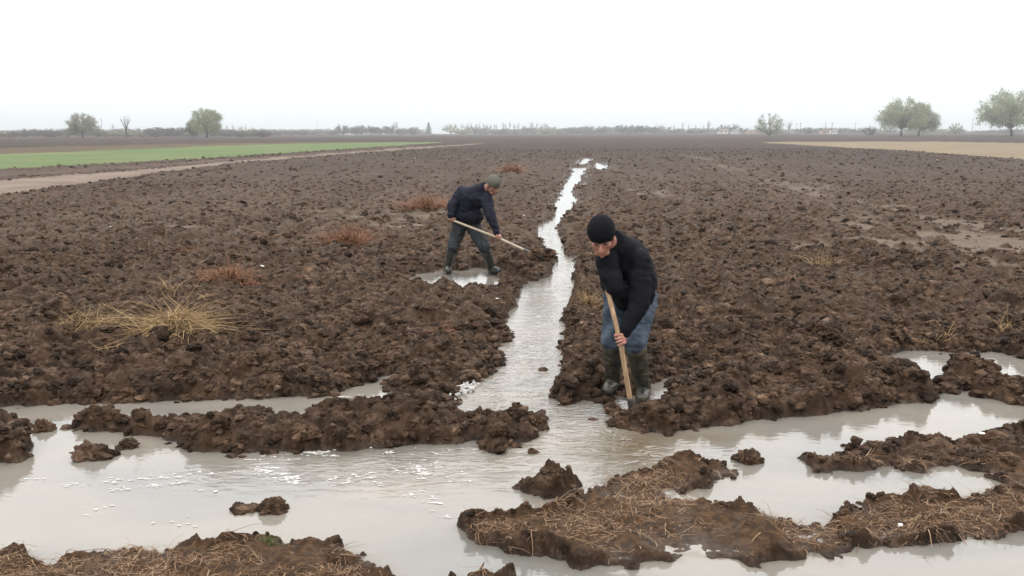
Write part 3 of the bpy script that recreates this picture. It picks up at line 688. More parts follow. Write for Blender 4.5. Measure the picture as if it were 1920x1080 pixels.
def basis(fwd, up):
    f_ = nz(fwd); s_ = nz(np.cross(f_, up)); u_ = np.cross(s_, f_); return s_, f_, u_
def hand(grip, axis, palm, wrist, hr=.017, s=1.0):
    """fingers closed round a rod. axis: rod direction, palm: unit-ish dir from rod centre to the back of the hand"""
    ax = nz(axis); pl = nz(np.array(palm) - np.dot(palm, ax) * ax); sd_ = np.cross(ax, pl); g = np.array(grip, float)
    def at(a, off, rad): return g + ax * off + (pl * math.cos(a) + sd_ * math.sin(a)) * rad
    sh = []
    R0 = hr + .013
    # palm block
    for off in (-.030, -.010, .010, .030):
        sh.append(rcone(at(-.35, off * .9, R0 + .006), .0145 * s, at(.75, off, R0 + .004), .0115 * s, 10))
    sh.append(rcone(at(-.3, -.024, R0 + .004), .017 * s, at(-.3, .024, R0 + .004), .017 * s, 12))
    # fingers
    for off, ln, rf in ((-.031, 1.0, .0082), (-.0105, 1.12, .0088), (.0105, 1.08, .0086), (.031, .88, .0074)):
        an = [.75, 1.5 * ln, 2.35 * ln, 3.1 * ln]; pts = [at(a, off * (1 + .06 * i), hr + rf * .95 + (.004 if i == 0 else 0)) for i, a in enumerate(an)]
        for i in range(3): sh.append(rcone(pts[i], rf * s * (1.08 - .08 * i), pts[i + 1], rf * s * (1 - .08 * i), 10))
    # thumb leaves the side of the palm and closes over the rod the other way
    th = [at(-.5, -.034, R0 + .004), at(-1.2, -.048, R0), at(-1.95, -.044, hr + .009), at(-2.6, -.03, hr + .008)]
    for i in range(3): sh.append(rcone(th[i], (.0125, .0105, .0095)[i] * s, th[i + 1], (.0105, .0095, .008)[i] * s, 10))
    sh.append(rcone(at(-.25, 0, R0 + .008), .022 * s, np.array(wrist), .024 * s, 14))
    return sh
def head(c, fwd, up, s=1.0):
    S, Fw, U = basis(fwd, up); c = np.array(c, float); Rm = np.stack([S, Fw, U], 1)
    def q(x, y, z): return c + (S * x + Fw * y + U * z) * s
    sh = [ellip(q(0, -.008, .03), (.074 * s, .094 * s, .088 * s), Rm), ellip(q(0, .02, -.035), (.062 * s, .066 * s, .078 * s), Rm),
          rcone(q(-.03, .05, -.085), .022 * s, q(.03, .05, -.085), .022 * s), rcone(q(0, .066, -.098), .018 * s, q(0, .055, -.09), .026 * s),
          rcone(q(0, .088, .006), .010 * s, q(0, .110, -.036), .0125 * s), rcone(q(-.013, .094, -.04), .009 * s, q(.013, .094, -.04), .009 * s),
          rcone(q(-.042, .074, .022), .010 * s, q(-.012, .086, .02), .010 * s), rcone(q(.042, .074, .022), .010 * s, q(.012, .086, .02), .010 * s),
          rcone(q(-.02, .080, -.064), .0075 * s, q(.02, .080, -.064), .0075 * s), rcone(q(-.016, .080, -.076), .008 * s, q(.016, .080, -.076), .008 * s),
          ellip(q(-.045, .055, -.02), (.02 * s, .02 * s, .022 * s), Rm), ellip(q(.045, .055, -.02), (.02 * s, .02 * s, .022 * s), Rm)]
    for e in (-1, 1):
        sh.append(ellip(q(e * .078, -.01, -.005), (.008 * s, .018 * s, .031 * s), Rm)); sh.append(rcone(q(e * .076, .0, -.02), .007 * s, q(e * .082, -.018, .02), .007 * s))
    return sh, q, Rm

def skin_mat(name, c1, c2):
    m = mat(name, c1, .5, .4, col2=c2, scale=30, bump=(160, .25, .002)); m.node_tree.nodes['Principled BSDF'].inputs['Subsurface Weight'].default_value = .08
    m.node_tree.nodes['Principled BSDF'].inputs['Subsurface Radius'].default_value = (.01, .004, .002); return m
M_skin = skin_mat('ruddy_skin', (.26, .115, .08), (.34, .16, .115))
M_skin2 = skin_mat('tan_skin', (.20, .095, .065), (.26, .125, .09))
M_black = mat('black_fleece', (.004, .0043, .0062), .9, .1, col2=(.0075, .008, .011), scale=60, bump=(140, .5, .004))
M_knit = mat('black_knit', (.005, .005, .007), .95, .1, bump=(220, .8, .004))
M_navy = mat('navy_quilted_cloth', (.0045, .005, .0115), .75, .15, col2=(.008, .0085, .017), scale=30, bump=(70, .5, .006))
M_jean = mat('worn_denim', (.016, .024, .036), .85, .2, col2=(.062, .080, .105), scale=9, bump=(180, .4, .003))
M_trou = mat('dark_grey_trousers', (.012, .014, .016), .85, .2, col2=(.028, .030, .032), scale=12, bump=(120, .4, .003))
M_boot = mat('muddy_rubber', (.012, .013, .011), .45, .45, col2=(.062, .054, .036), scale=13, bump=(60, .4, .003))
M_boot2 = mat('wet_dark_rubber', (.014, .016, .015), .4, .45, col2=(.035, .036, .03), scale=10, bump=(60, .3, .003))
M_cap = mat('grey_green_knit', (.075, .072, .058), .95, .1, col2=(.12, .113, .095), scale=60, bump=(200, .8, .004))
M_capband = mat('black_stripe_knit', (.012, .014, .012), .95, .1)
M_eye = mat('eye', (.05, .035, .025), .2, .5); M_brow = mat('dark_hair', (.012, .009, .007), .8, .2)
M_label = mat('white_label', (.7, .7, .68), .7, .2); M_zip = mat('zip_metal', (.5, .5, .5), .35, .5, metal=.8)
M_wood = mat('pale_wood', (.36, .25, .15), .6, .3, col2=(.24, .15, .085), scale=6, bump=(60, .3, .002), stretch=(9, 9, 1))
M_wood2 = mat('grey_wood', (.38, .32, .25), .65, .3, col2=(.28, .22, .16), scale=6, stretch=(4, 4, 1))
M_steel = mat('muddy_steel', (.10, .09, .08), .55, .4, col2=(.045, .035, .028), scale=20, bump=(50, .4, .003), metal=.4)

def person(base, J, o):
    """J: joints; o: options"""
    e = empty('person', base)
    N = lambda k: np.array(J[k], float)
    hc = N('head'); hs, q, Rm = head(hc, o['face'], o['hup'], o.get('hs', 1))
    body = list(hs)
    body += [rcone(N('neck'), .062, hc + (N('neck') - hc) * .35, .056)]
    for a, ra, b_, rb in (('pelvis', .135, 'waist', .12), ('waist', .12, 'chest', .135), ('chest', .12, 'neck', .07), ('shl', .06, 'shr', .06), ('chest', .11, 'shl', .055), ('chest', .11, 'shr', .055),
            ('hipl', .095, 'hipr', .095), ('pelvis', .12, 'hipl', .09), ('pelvis', .12, 'hipr', .09)):
        body.append(rcone(N(a), ra, N(b_), rb))
    for s_ in 'lr':
        body += [rcone(N('sh' + s_), .052, N('el' + s_), .040), rcone(N('el' + s_), .040, N('wr' + s_), .026),
                 rcone(N('hip' + s_), .085, N('kn' + s_), .056), rcone(N('kn' + s_), .055, N('an' + s_), .036),
                 rcone(N('an' + s_), .036, N('toe' + s_), .032)]
        body += hand(N('gr' + s_), J['axis'], J['palm' + s_], N('wr' + s_), o['hr'])
    solid('body', body, .0042, o['skin'], e, 1)
    for s_ in (-1, 1):
        ey = solid('eye', [ellip(q(s_ * .031, .074, .004), (.0115,) * 3)], .002, M_eye, e, 0)
        solid('eyebrow', [rcone(q(s_ * .047, .076, .026), .0045, q(s_ * .030, .090, .031), .006), rcone(q(s_ * .030, .090, .031), .006, q(s_ * .013, .093, .027), .0045)], .0022, M_brow, e, 1)
    # trousers
    tr_ = [rcone(N('pelvis'), .155, N('hipl'), .118), rcone(N('pelvis'), .155, N('hipr'), .118), rcone(N('waist'), .135, N('pelvis'), .152)]
    for s_ in 'lr':
        bt = N('kn' + s_) * .90 + N('an' + s_) * .10
        tr_ += [rcone(N('hip' + s_), .112, N('kn' + s_), .080), rcone(N('kn' + s_), .078, bt, .066)]
    solid(o['trname'], tr_, .008, o['trm'], e, 3, (.010, 14, (1, 1, 2.2)))
    # boots
    for s_ in 'lr':
        k, a, t_ = N('kn' + s_), N('an' + s_), N('toe' + s_); top = k * o['boot'] + a * (1 - o['boot'])
        up_ = nz(top - a); fw = nz(t_ - a)
        sh = [rcone(a, .054, top - up_ * .02, .074), rcone(top - up_ * .01, .079, top, .079), rcone(a + np.array([0, 0, -.012]), .054, t_ + np.array([0, 0, .006]), .045),
              rcone(a - fw * .03 + np.array([0, 0, -.035]), .042, a + fw * .05 + np.array([0, 0, -.03]), .045)]
        bo = solid('boot', sh, .006, o['bm'], e, 2, (.005, 20, (1, 1, 2.5)))
        sole = [rcone(a - fw * .045 + np.array([0, 0, -.072]), .022, t_ + np.array([0, 0, -.042]), .026), rcone(a - fw * .02 + np.array([0, 0, -.07]), .03, t_ - fw * .02 + np.array([0, 0, -.042]), .04)]
        so = solid('sole', sole, .006, M_boot2, None, 1); so.parent = bo; so.matrix_parent_inverse = Matrix.Translation(-Vector(e.location))
    # jacket
    C = o['jr']
    jk = [rcone(N('hem'), C[0], N('waist'), C[1]), rcone(N('waist'), C[1], N('chest'), C[2]), rcone(N('chest'), C[2], N('neck'), .085), rcone(N('shl'), .082, N('shr'), .082),
          rcone(N('chest'), C[2] * .92, N('shl'), .085), rcone(N('chest'), C[2] * .92, N('shr'), .085)]
    for s_ in 'lr':
        d = nz(N('wr' + s_) - N('el' + s_)); cuff = N('wr' + s_) + d * o['cuff']
        jk += [rcone(N('sh' + s_), .084, N('el' + s_), .066), rcone(N('el' + s_), .066, cuff - d * .02, .045), rcone(cuff - d * .03, .047, cuff - d * .012, .046)]
    for p0, r0, p1, r1 in J.get('extra', []): jk.append(rcone(p0, r0, p1, r1))
    # flat hem: cut by clipping low capsule end
    jo = solid('jacket', jk, .008, o['jm'], e, 3, o['jw'])
    nk = N('neck'); nd = nz(hc - nk); ca, cb, _ = basis(nd, (0, 0, 1)) if abs(nd[2]) < .95 else basis(nd, (0, 1, 0))
    col = []; K = 14; uu = nz(np.cross(nd, (1, 0, .2))); vv = np.cross(nd, uu)
    for i in range(K):
        a, b_ = 2 * math.pi * i / K, 2 * math.pi * (i + 1) / K
        f1_ = lambda t_: nk + nd * (.035 + .01 * math.cos(t_)) + (uu * math.cos(t_) + vv * math.sin(t_)) * .082
        col.append(rcone(f1_(a), .021, f1_(b_), .021, 10)); col.append(rcone(f1_(a) - nd * .03, .024, f1_(b_) - nd * .03, .024, 10))
    co_ = solid('collar', col, .006, o['jm'], e, 2)
    # hat
    hs_ = o.get('hs', 1); hz = o['hatz']
    def hq(x, y, z): return q(x, y, z)
    hat = [ellip(hq(0, -.008, hz + .012), (.091 * hs_, .107 * hs_, .102 * hs_), Rm)]
    ho = solid(o['hatname'], hat, .005, o['hatm'], e, 1, (.003, 30, (1, 1, 1)))
    # cut off the lower part of the cap
    me = ho.data; bm = bmesh.new(); bm.from_mesh(me)
    S_, F_, U_ = Rm[:, 0], Rm[:, 1], Rm[:, 2]; pn = nz(U_ + F_ * o.get('hattilt', .12)); pc = q(0, 0, hz - .022)
    bmesh.ops.bisect_plane(bm, geom=bm.verts[:] + bm.edges[:] + bm.faces[:], plane_co=Vector(pc), plane_no=Vector(-pn), clear_outer=True)
    bm.to_mesh(me); bm.free()
    sf = ho.modifiers.new('t', 'SOLIDIFY'); sf.thickness = .006; sf.offset = 0
    ring = []; K = 22; 
    S2 = nz(S_); F2 = nz(np.cross(pn, S2))
    for i in range(K):
        a, b_ = 2 * math.pi * i / K, 2 * math.pi * (i + 1) / K
        g1 = lambda t_, dz: pc - F_ * .008 * hs_ + (S2 * math.cos(t_) * .0935 + F2 * math.sin(t_) * .1095) * hs_ + pn * dz
        for dz in (-.006, .008, .022, .034): ring.append(rcone(g1(a, dz), .0085, g1(b_, dz), .0085, 8))
    rg = solid('hat_brim', ring, .005, o['hatm'], None, 1); rg.parent = ho; rg.matrix_parent_inverse = Matrix.Translation(-Vector(e.location))
    if o.get('stripe'):
        ring = []
        for i in range(K):
            a, b_ = 2 * math.pi * i / K, 2 * math.pi * (i + 1) / K
            g2 = lambda t_, dz: pc - F_ * .008 + (S2 * math.cos(t_) * .0905 + F2 * math.sin(t_) * .1060) + pn * dz
            for dz in (.047, .054): ring.append(rcone(g2(a, dz), .0065, g2(b_, dz), .0065, 8))
        st_ = solid('hat_stripe', ring, .004, M_capband, None, 0); st_.parent = ho; st_.matrix_parent_inverse = Matrix.Translation(-Vector(e.location))
    return e, q, Rm, jo, ho

# ---- near man: black jacket, jeans, rubber boots, digging
gA = G(1207, 752); gB = G(1150, 736)
An = Vector((gA[0], gA[1] + .02, .085)); Bn = Vector((gB[0], gB[1] + .02, .085))
top = P(1134, 528, 6.17); mid = P(1163, 640, 6.08); bot = P(1186, 775, 6.13)
J = dict(anl=An, anr=Bn, toel=An + Vector((-.03, -.15, -.03)), toer=Bn + Vector((-.06, -.14, -.03)),
    knl=P(1191, 643, 6.30), knr=P(1148, 640, 6.45), hipl=P(1204, 563, 6.60), hipr=P(1160, 560, 6.66),
    pelvis=P(1184, 552, 6.66), waist=P(1189, 528, 6.56), hem=P(1186, 546, 6.58), chest=P(1176, 486, 6.40), neck=P(1152, 458, 6.28), head=P(1128, 446, 6.15),
    shl=P(1200, 490, 6.27), shr=P(1140, 482, 6.45), ell=P(1199, 570, 6.16), elr=P(1142, 530, 6.50), wrl=P(1172, 624, 6.09), wrr=P(1148, 535, 6.27),
    grl=P(1161, 637, 6.075), grr=P(1138, 530, 6.19), axis=np.array(mid - top), palml=(.7, .1, .6), palmr=(.4, 1, .1),
    extra=[(P(1140, 486, 6.24), .085, P(1150, 538, 6.17), .062), (P(1152, 540, 6.20), .065, P(1186, 556, 6.42), .10), (P(1203, 552, 6.50), .10, P(1178, 556, 6.46), .11)])
e1, q, Rm, jo, ho = person((gA[0] - .1, gA[1] + .1, 0), J, dict(face=(-.14, -.90, -.52), hup=(-.15, -.55, 1), hs=1.04, hr=.016, skin=M_skin, trname='jeans', trm=M_jean, bm=M_boot, boot=.90,
    jm=M_black, jw=(.015, 7, (1, 1, 1.9)), jr=(.16, .165, .155), cuff=.0, hatname='beanie', hatm=M_knit, hatz=.045, hattilt=.05))
tag(e1, 'man in black jacket, black beanie, blue jeans and muddy boots, digging bent over', 'person')
la = solid('hat_label', [ellip(q(-.088, .035, .045), (.004, .012, .016), Rm)], .002, M_label, None, 0); la.parent = ho; la.matrix_parent_inverse = Matrix.Translation(-Vector(e1.location))
za = solid('zip_pull', [rcone(P(1139, 498, 6.16), .004, P(1142, 503, 6.155), .004, 8)], .002, M_zip, None, 0); za.parent = jo; za.matrix_parent_inverse = Matrix.Translation(-Vector(e1.location))

def shovel(pts, radii, blade_c, bdir, bup, wm, label, bl=.26, bw=.2):
    e = empty('shovel', tuple(pts[-1]))
    sh = [rcone(pts[i], radii[i], pts[i + 1], radii[i + 1], 14) for i in range(len(pts) - 1)]
    solid('handle', sh, .0045, wm, e, 1)
    d = nz(bdir); s_, f_, u_ = basis(d, bup); c = np.array(blade_c, float)
    Vb, Fb = [], []; nu, nv_ = 9, 10
    for side in (0, 1):
        for j in range(nv_):
            t_ = j / (nv_ - 1); wv = bw / 2 * (1 - .0 * t_) * (1 if t_ < .6 else math.sqrt(max(0, 1 - ((t_ - .6) / .42) ** 2)))
            for i in range(nu):
                s0 = i / (nu - 1) * 2 - 1
                Vb.append(c + d * (t_ * bl) + s_ * (s0 * wv) + u_ * (.035 * s0 * s0 + (-.003 if side else 0)))
    for j in range(nv_ - 1):
        for i in range(nu - 1):
            a = j * nu + i; Fb.append((a, a + 1, a + nu + 1, a + nu)); b_ = a + nu * nv_; Fb.append((b_, b_ + nu, b_ + nu + 1, b_ + 1))
    rim = [j * nu for j in range(nv_)] + [(nv_ - 1) * nu + i for i in range(1, nu)] + [j * nu + nu - 1 for j in range(nv_ - 2, -1, -1)] + list(range(nu - 2, 0, -1))
    for a, b_ in zip(rim, rim[1:] + rim[:1]): Fb.append((a, b_, b_ + nu * nv_, a + nu * nv_))
    o = obj_np('blade', np.array(Vb) - np.array(e.location), Fb, M_steel, True, e)
    solid('socket', [rcone(c - d * .13, radii[-1] + .004, c + d * .05, radii[-1] + .008, 14)], .004, M_steel, e, 0)
    tag(e, label, 'shovel'); return e
dv = nz(np.array(bot - mid))
shovel([P(1137, 520, 6.26), P(1139, 545, 6.165), P(1150, 588, 6.11), mid, bot], [.0155, .0165, .0175, .018, .019], np.array(bot) + dv * .02, dv, (.1, -1, .1), M_wood, 'long-handled shovel held by the man in jeans, blade sunk in mud')

# ---- far man: navy jacket, striped cap, dark trousers
gA = G(840, 512); gB = G(921, 514)
An = Vector((gA[0], gA[1] + .05, .08)); Bn = Vector((gB[0], gB[1] + .05, .08))
h0 = P(846, 412, 12.35); h1 = P(934, 446, 12.03); h2 = P(997, 475, 11.93)
J = dict(anr=An, anl=Bn, toer=An + Vector((.02, -.15, -.03)), toel=Bn + Vector((.10, -.13, -.03)),
    knr=P(850, 463, 12.42), knl=P(908, 464, 12.30), hipr=P(864, 416, 12.62), hipl=P(885, 418, 12.58),
    pelvis=P(873, 409, 12.66), waist=P(874, 393, 12.60), hem=P(873, 398, 12.62), chest=P(886, 368, 12.45), neck=P(905, 356, 12.33), head=P(924, 348, 12.24),
    shr=P(866, 361, 12.52), shl=P(912, 373, 12.25), elr=P(848, 386, 12.42), ell=P(920, 408, 12.10), wrr=P(846, 405, 12.35), wrl=P(932, 437, 12.06),
    grr=h0 + (h1 - h0) * .02, grl=h1, axis=np.array(h2 - h0), palmr=(0, .2, 1), palml=(-.1, .3, 1),
    extra=[(P(884, 376, 12.46), .155, P(873, 402, 12.56), .15), (P(860, 402, 12.55), .14, P(890, 404, 12.45), .12), (P(892, 372, 12.38), .12, P(900, 380, 12.34), .09)])
e2, q, Rm, jo, ho = person((gA[0] + .3, gA[1], 0), J, dict(face=(.62, -.62, -.45), hup=(.3, -.3, 1), hs=1.0, hr=.016, skin=M_skin2, trname='trousers', trm=M_trou, bm=M_boot2, boot=.85,
    jm=M_navy, jw=(.016, 7, (1, 1, 1.9)), jr=(.15, .165, .155), cuff=.0, hatname='knit_cap', hatm=M_cap, hatz=.04, stripe=True))
tag(e2, 'man in navy jacket and grey striped cap lifting mud beside the ditch', 'person')
dv = nz(np.array(h2 - h1))
shovel([h0 - (h1 - h0) * .04, h1, h2], [.016, .017, .018], np.array(h2) + dv * .02, dv, (0, 0, 1), M_wood2, 'pale-handled shovel held by the man in the striped cap', .25, .22)
def muck(name, c, rad, label, seed, cl=8):
    r_ = np.random.default_rng(seed); v, f_ = ico(4); v = clod_shape(v, r_) * np.array(rad); VVs, FFs, n = [v], [f_], len(v)
    for i in range(cl):
        w2, f2 = ico(3); w2 = clod_shape(w2, r_) * rad[0] * r_.uniform(.2, .5); dd = nz(r_.normal(size=3)); w2 = w2 + dd * np.array(rad) * .8
        VVs.append(w2); FFs.append(f2 + n); n += len(w2)
    o = obj_np(name, np.vstack(VVs), np.vstack(FFs), M_clod, False); o.location = c; tag(o, label, 'mud')
muck('mud_load', tuple(P(1016, 477, 11.88)), (.17, .12, .10), 'heap of wet mud lying on the far shovel blade', 5, 14)
muck('mud_heap', (G(1185, 796)[0] - .03, G(1185, 796)[1] - .02, .0), (.12, .07, .035), 'churned mud around the near shovel blade', 6, 16)

# ------------------------------------------------------------------ trees and far things
M_bark = mat('grey_bark', (.045, .038, .032), .9, .2, col2=(.075, .062, .05), scale=3)
def leafm(name, a, b_, c): return blade_mat(name, a, b_, c)
M_willow = leafm('spring_leaves', (.21, .235, .12), (.30, .32, .17), (.15, .17, .10))
M_olive = leafm('pale_buds', (.21, .21, .145), (.28, .27, .19), (.15, .15, .11))
M_greyt = leafm('grey_twigs', (.085, .075, .065), (.11, .10, .085), (.06, .055, .05))
M_dark = leafm('dark_foliage', (.045, .055, .04), (.06, .07, .05), (.035, .045, .035))
TK = dict(  # trunk fraction, limb elevation range, limbs, twigs, droop, leaves, leaf size, jitter
    willow=(.15, -24, 88, 40, 14, .12, 16000, .017, .042), bare=(.30, 35, 88, 12, 10, 0, 260, .010, .01), bush=(.04, -25, 88, 20, 10, .04, 5200, .022, .045),
    dark=(.05, -25, 88, 18, 10, .05, 4200, .024, .045), poplar=(.08, 20, 88, 14, 8, 0, 900, .018, .03), conifer=(.05, 0, 60, 8, 4, 0, 2200, .022, .03))
def tree_meshes(seed, hgt, wid, kind):
    r_ = np.random.default_rng(seed); tf_, e0, e1_, nl_, nt_, droop, nl, lsz, jit = TK[kind]
    segs = []; tips = []; zc = max(tf_, .04) * hgt; cz = hgt * (.5 if kind != 'bare' else .55); tr = .030 * hgt if kind != 'poplar' else .012 * hgt
    lean = r_.normal(size=2) * .02 * hgt
    def curve(p0, p1, p2, r0, r1, k=5):
        pr = p0
        for i in range(1, k + 1):
            t_ = i / k; c = (1 - t_) ** 2 * p0 + 2 * t_ * (1 - t_) * p1 + t_ * t_ * p2
            segs.append((pr, r0 + (r1 - r0) * (i - 1) / k, c, r0 + (r1 - r0) * t_)); pr = c
    base = np.zeros(3); fork = np.array([lean[0], lean[1], zc]); curve(base, np.array([0, 0, zc * .5]), fork, tr * 1.15, tr * .85, 3)
    lob = r_.uniform(.95, 1.04, 8)
    for i in range(nl_):
        az = (i + r_.uniform(-.3, .3)) * 2.399; s0_ = math.sin(math.radians(e0)); el = np.arcsin(s0_ + (math.sin(math.radians(e1_)) - s0_) * (i + .5) / nl_)
        k_ = lob[int(az / 6.283 * 8) % 8] * r_.uniform(.92, 1.06)
        end = np.array([math.cos(az) * math.cos(el) * wid / 2 * k_, math.sin(az) * math.cos(el) * wid / 2 * k_, cz + math.sin(el) * (hgt - cz) * min(1, k_ * 1.02)])
        end[2] = max(end[2], hgt * .1)
        st = fork + np.array([0, 0, r_.uniform(0, .25) * hgt]) if kind in ('willow', 'dark', 'poplar') else fork
        ctl = st * .45 + end * .55 + np.array([0, 0, hgt * r_.uniform(.02, .14)])
        curve(st, ctl, end, tr * .42, tr * .06)
        for j in range(nt_):
            t_ = r_.uniform(.35, 1); b_ = (1 - t_) ** 2 * st + 2 * t_ * (1 - t_) * ctl + t_ * t_ * end
            od = b_ - np.array([0, 0, cz * .8]); od = od / (np.linalg.norm(od) + 1e-6) + r_.normal(size=3) * .6; od /= np.linalg.norm(od)
            ln = hgt * r_.uniform(.05, .13); q_ = b_ + od * ln * (np.array([wid / hgt * .7] * 2 + [1])); q_[2] -= droop * hgt * r_.random(); q_[2] = min(max(q_[2], hgt * .06), hgt)
            curve(b_, (b_ + q_) / 2 + np.array([0, 0, ln * .3]), q_, tr * .09, tr * .03, 3)
            wgt = r_.random() ** .35
            for u_ in np.linspace(.15, 1, 6): tips.append((*(b_ * (1 - u_) + q_ * u_), wgt))
    if kind in ('poplar', 'conifer'): curve(fork, fork * .5 + np.array([0, 0, .5 * hgt]), np.array([0, 0, hgt * .98]), tr * .8, tr * .1)
    vs, fs, n = [], [], 0
    for a, r0, b_, r1 in segs:
        d = nz(b_ - a + 1e-6); u = nz(np.cross(d, (.3, .9, .1))); v = np.cross(d, u); k = 5
        for c, rr in ((a, r0), (b_, r1)):
            rr = max(rr, .0016 * hgt)
            for j in range(k): th = 2 * math.pi * j / k; vs.append(c + (u * math.cos(th) + v * math.sin(th)) * rr)
        for j in range(k): fs.append((n + j, n + (j + 1) % k, n + k + (j + 1) % k, n + k + j))
        n += 2 * k
    T = np.array(tips); pr_ = T[:, 3] / T[:, 3].sum(); ti = r_.choice(len(T), nl, p=pr_)
    c = T[ti, :3] + r_.normal(size=(nl, 3)) * jit * hgt
    if kind == 'conifer':
        t_ = r_.random(nl) ** 1.3; a = r_.uniform(0, 6.283, nl); rr = (1 - t_) ** .8 * wid / 2 * np.sqrt(r_.random(nl)); c = np.stack([np.cos(a) * rr, np.sin(a) * rr, hgt * (.08 + .92 * t_)], 1)
    c[:, 2] = np.clip(c[:, 2], hgt * .04, None)
    ls = lsz * hgt * r_.uniform(.5, 1.3, nl)
    a_ = r_.normal(size=(nl, 3)); a_ /= np.linalg.norm(a_, axis=1, keepdims=True); b2 = np.cross(a_, r_.normal(size=(nl, 3))); b2 /= np.linalg.norm(b2, axis=1, keepdims=True)
    if kind in ('willow', 'poplar'): a_[:, 2] *= 1.8
    LV = np.stack([c - a_ * ls[:, None], c + b2 * (ls * .5)[:, None], c + a_ * ls[:, None], c - b2 * (ls * .5)[:, None]], 1).reshape(-1, 3)
    LF = np.arange(nl * 4).reshape(-1, 4)
    return (np.array(vs), np.array(fs)), (LV, LF)
def gz(x, y): return float(terrain(np.array([x]), np.array([y]), False)[0][0])
def place(px, ybase, Yd):
    d = ray(px, 540); x = (px - 960) / F * (Yd * cp + H * sp); return x, Yd
protos = {}
def make_tree(name, seed, px, Yd, wpx, ytop, kind, lm, label, group):
    x, Y_ = place(px, 0, Yd); z = gz(x, Y_) - .1; sc_ = Yd / F
    # height from the picture: top pixel row -> world height
    el = math.atan((540 - ytop) / F) - PITCH; zt = H + Yd * math.tan(el); hgt = zt - z; wid = wpx * sc_
    e = empty(name, (x, Y_, z)); tag(e, label, 'tree' if name != 'bush' else 'bush', group)
    (tv, tf), (lv, lf) = tree_meshes(seed, hgt, wid, kind)
    obj_np('trunk', tv, tf, M_bark, True, e); obj_np('crown', lv, lf, lm, False, e)
    return e
NG = 'lone trees behind the ploughed field'
make_tree('willow_tree', 11, 155, 330, 58, 213, 'willow', M_olive, 'round pale tree on the far left, leftmost large tree', NG)
make_tree('bare_tree', 12, 237, 335, 30, 217, 'bare', M_greyt, 'small leafless V-shaped tree between the two round left trees', NG)
make_tree('willow_tree', 13, 388, 330, 56, 202, 'willow', M_willow, 'round yellow-green tree, right one of the two big left trees', NG)
make_tree('small_tree', 14, 360, 345, 20, 226, 'dark', M_greyt, 'small grey tree touching the yellow-green left tree', NG)
make_tree('willow_tree', 15, 1442, 420, 50, 214, 'bush', M_olive, 'pale bushy tree standing alone right of centre', NG)
make_tree('willow_tree', 31, 1690, 400, 88, 184, 'willow', M_willow, 'big spreading green tree, larger of the touching pair on the right', NG)
make_tree('willow_tree', 17, 1722, 410, 64, 194, 'willow', M_olive, 'paler tree leaning out right of the big spreading green tree', NG)
make_tree('willow_tree', 35, 1897, 390, 128, 168, 'willow', M_willow, 'largest spreading tree at the right edge of the field', NG)
make_tree('small_tree', 19, 1630, 430, 26, 236, 'bush', M_greyt, 'small round leafless tree left of the big right pair', NG)
make_tree('small_tree', 20, 1791, 600, 26, 230, 'bush', M_olive, 'faint hazy tree between the right pair and the edge tree', NG)
make_tree('bare_tree', 21, 1479, 620, 18, 226, 'bare', M_greyt, 'faint grey tree just right of the pale bushy tree', NG)
make_tree('small_tree', 22, 1515, 600, 20, 238, 'bush', M_greyt, 'low grey round tree second right of the pale bushy tree', NG)
make_tree('bush', 23, 18, 360, 42, 243, 'bush', M_greyt, 'dark round bush at the left edge of the horizon', NG)
make_tree('conifer_tree', 24, 804, 800, 15, 228, 'conifer', M_dark, 'blue-grey narrow conifer rising above the centre left tree line', NG)
make_tree('small_tree', 25, 845, 780, 36, 231, 'dark', M_willow, 'rounded greenish tree just right of the blue-grey conifer', NG)
make_tree('bare_tree', 26, 1328, 760, 12, 226, 'bare', M_greyt, 'tall thin leafless tree right of centre on the skyline', NG)
make_tree('small_tree', 27, 1355, 700, 24, 233, 'dark', M_greyt, 'left dark round tree of the pair above the white sheds', NG)
make_tree('small_tree', 28, 1377, 700, 22, 232, 'dark', M_greyt, 'right dark round tree of the pair above the white sheds', NG)

# far tree line: prototypes of 1 m height, copied
ORD = 'first second third fourth fifth sixth seventh eighth ninth tenth eleventh twelfth thirteenth fourteenth fifteenth sixteenth seventeenth eighteenth nineteenth twentieth'.split()
TENS = ['', '', 'twenty', 'thirty', 'forty', 'fifty', 'sixty', 'seventy', 'eighty', 'ninety']
def ordinal(i):
    if i < 20: return ORD[i]
    if i + 1 >= 100: return 'hundredth' if i == 99 else 'hundred and ' + ordinal(i - 100)
    t_, u_ = divmod(i + 1, 10)
    return (TENS[t_][:-1] + 'ieth') if u_ == 0 else TENS[t_] + '-' + ORD[u_ - 1]
PR = {}
for kd, lm in (('bush', M_greyt), ('dark', M_dark), ('poplar', M_greyt)):
    for v in range(3):
        (tv, tf), (lv, lf) = tree_meshes(100 + v + len(kd) * 7, 1.0, 1.0, kd)
        PR[(kd, v)] = (mesh_np('trunk', tv, tf, M_bark), mesh_np('crown', lv, lf, lm if not (kd == 'bush' and v == 1) else M_olive, False))
rt = random.Random(12); far = []
def band(x0, x1, n, top0, top1, w0, w1, kd, Y0, Y1):
    if kd == 'bush': n = int(n * 1.45)
    for i in range(n):
        far.append((x0 + (x1 - x0) * (i + rt.uniform(.0, 1)) / n, rt.uniform(top0 - 1, top1), rt.uniform(w0, w1) * (1 if kd == 'poplar' else 1.35), kd, rt.uniform(Y0, Y1)))
band(40, 500, 30, 239, 246, 22, 44, 'bush', 420, 560)
band(250, 350, 5, 239, 243, 28, 46, 'dark', 480, 600)
band(-60, 40, 4, 240, 248, 25, 40, 'bush', 450, 560)
band(500, 640, 10, 241, 245, 18, 30, 'bush', 650, 900)
band(638, 700, 4, 233, 239, 20, 30, 'dark', 650, 760)
band(700, 740, 2, 236, 239, 22, 30, 'dark', 700, 820)
band(740, 800, 4, 238, 243, 16, 24, 'bush', 750, 900)
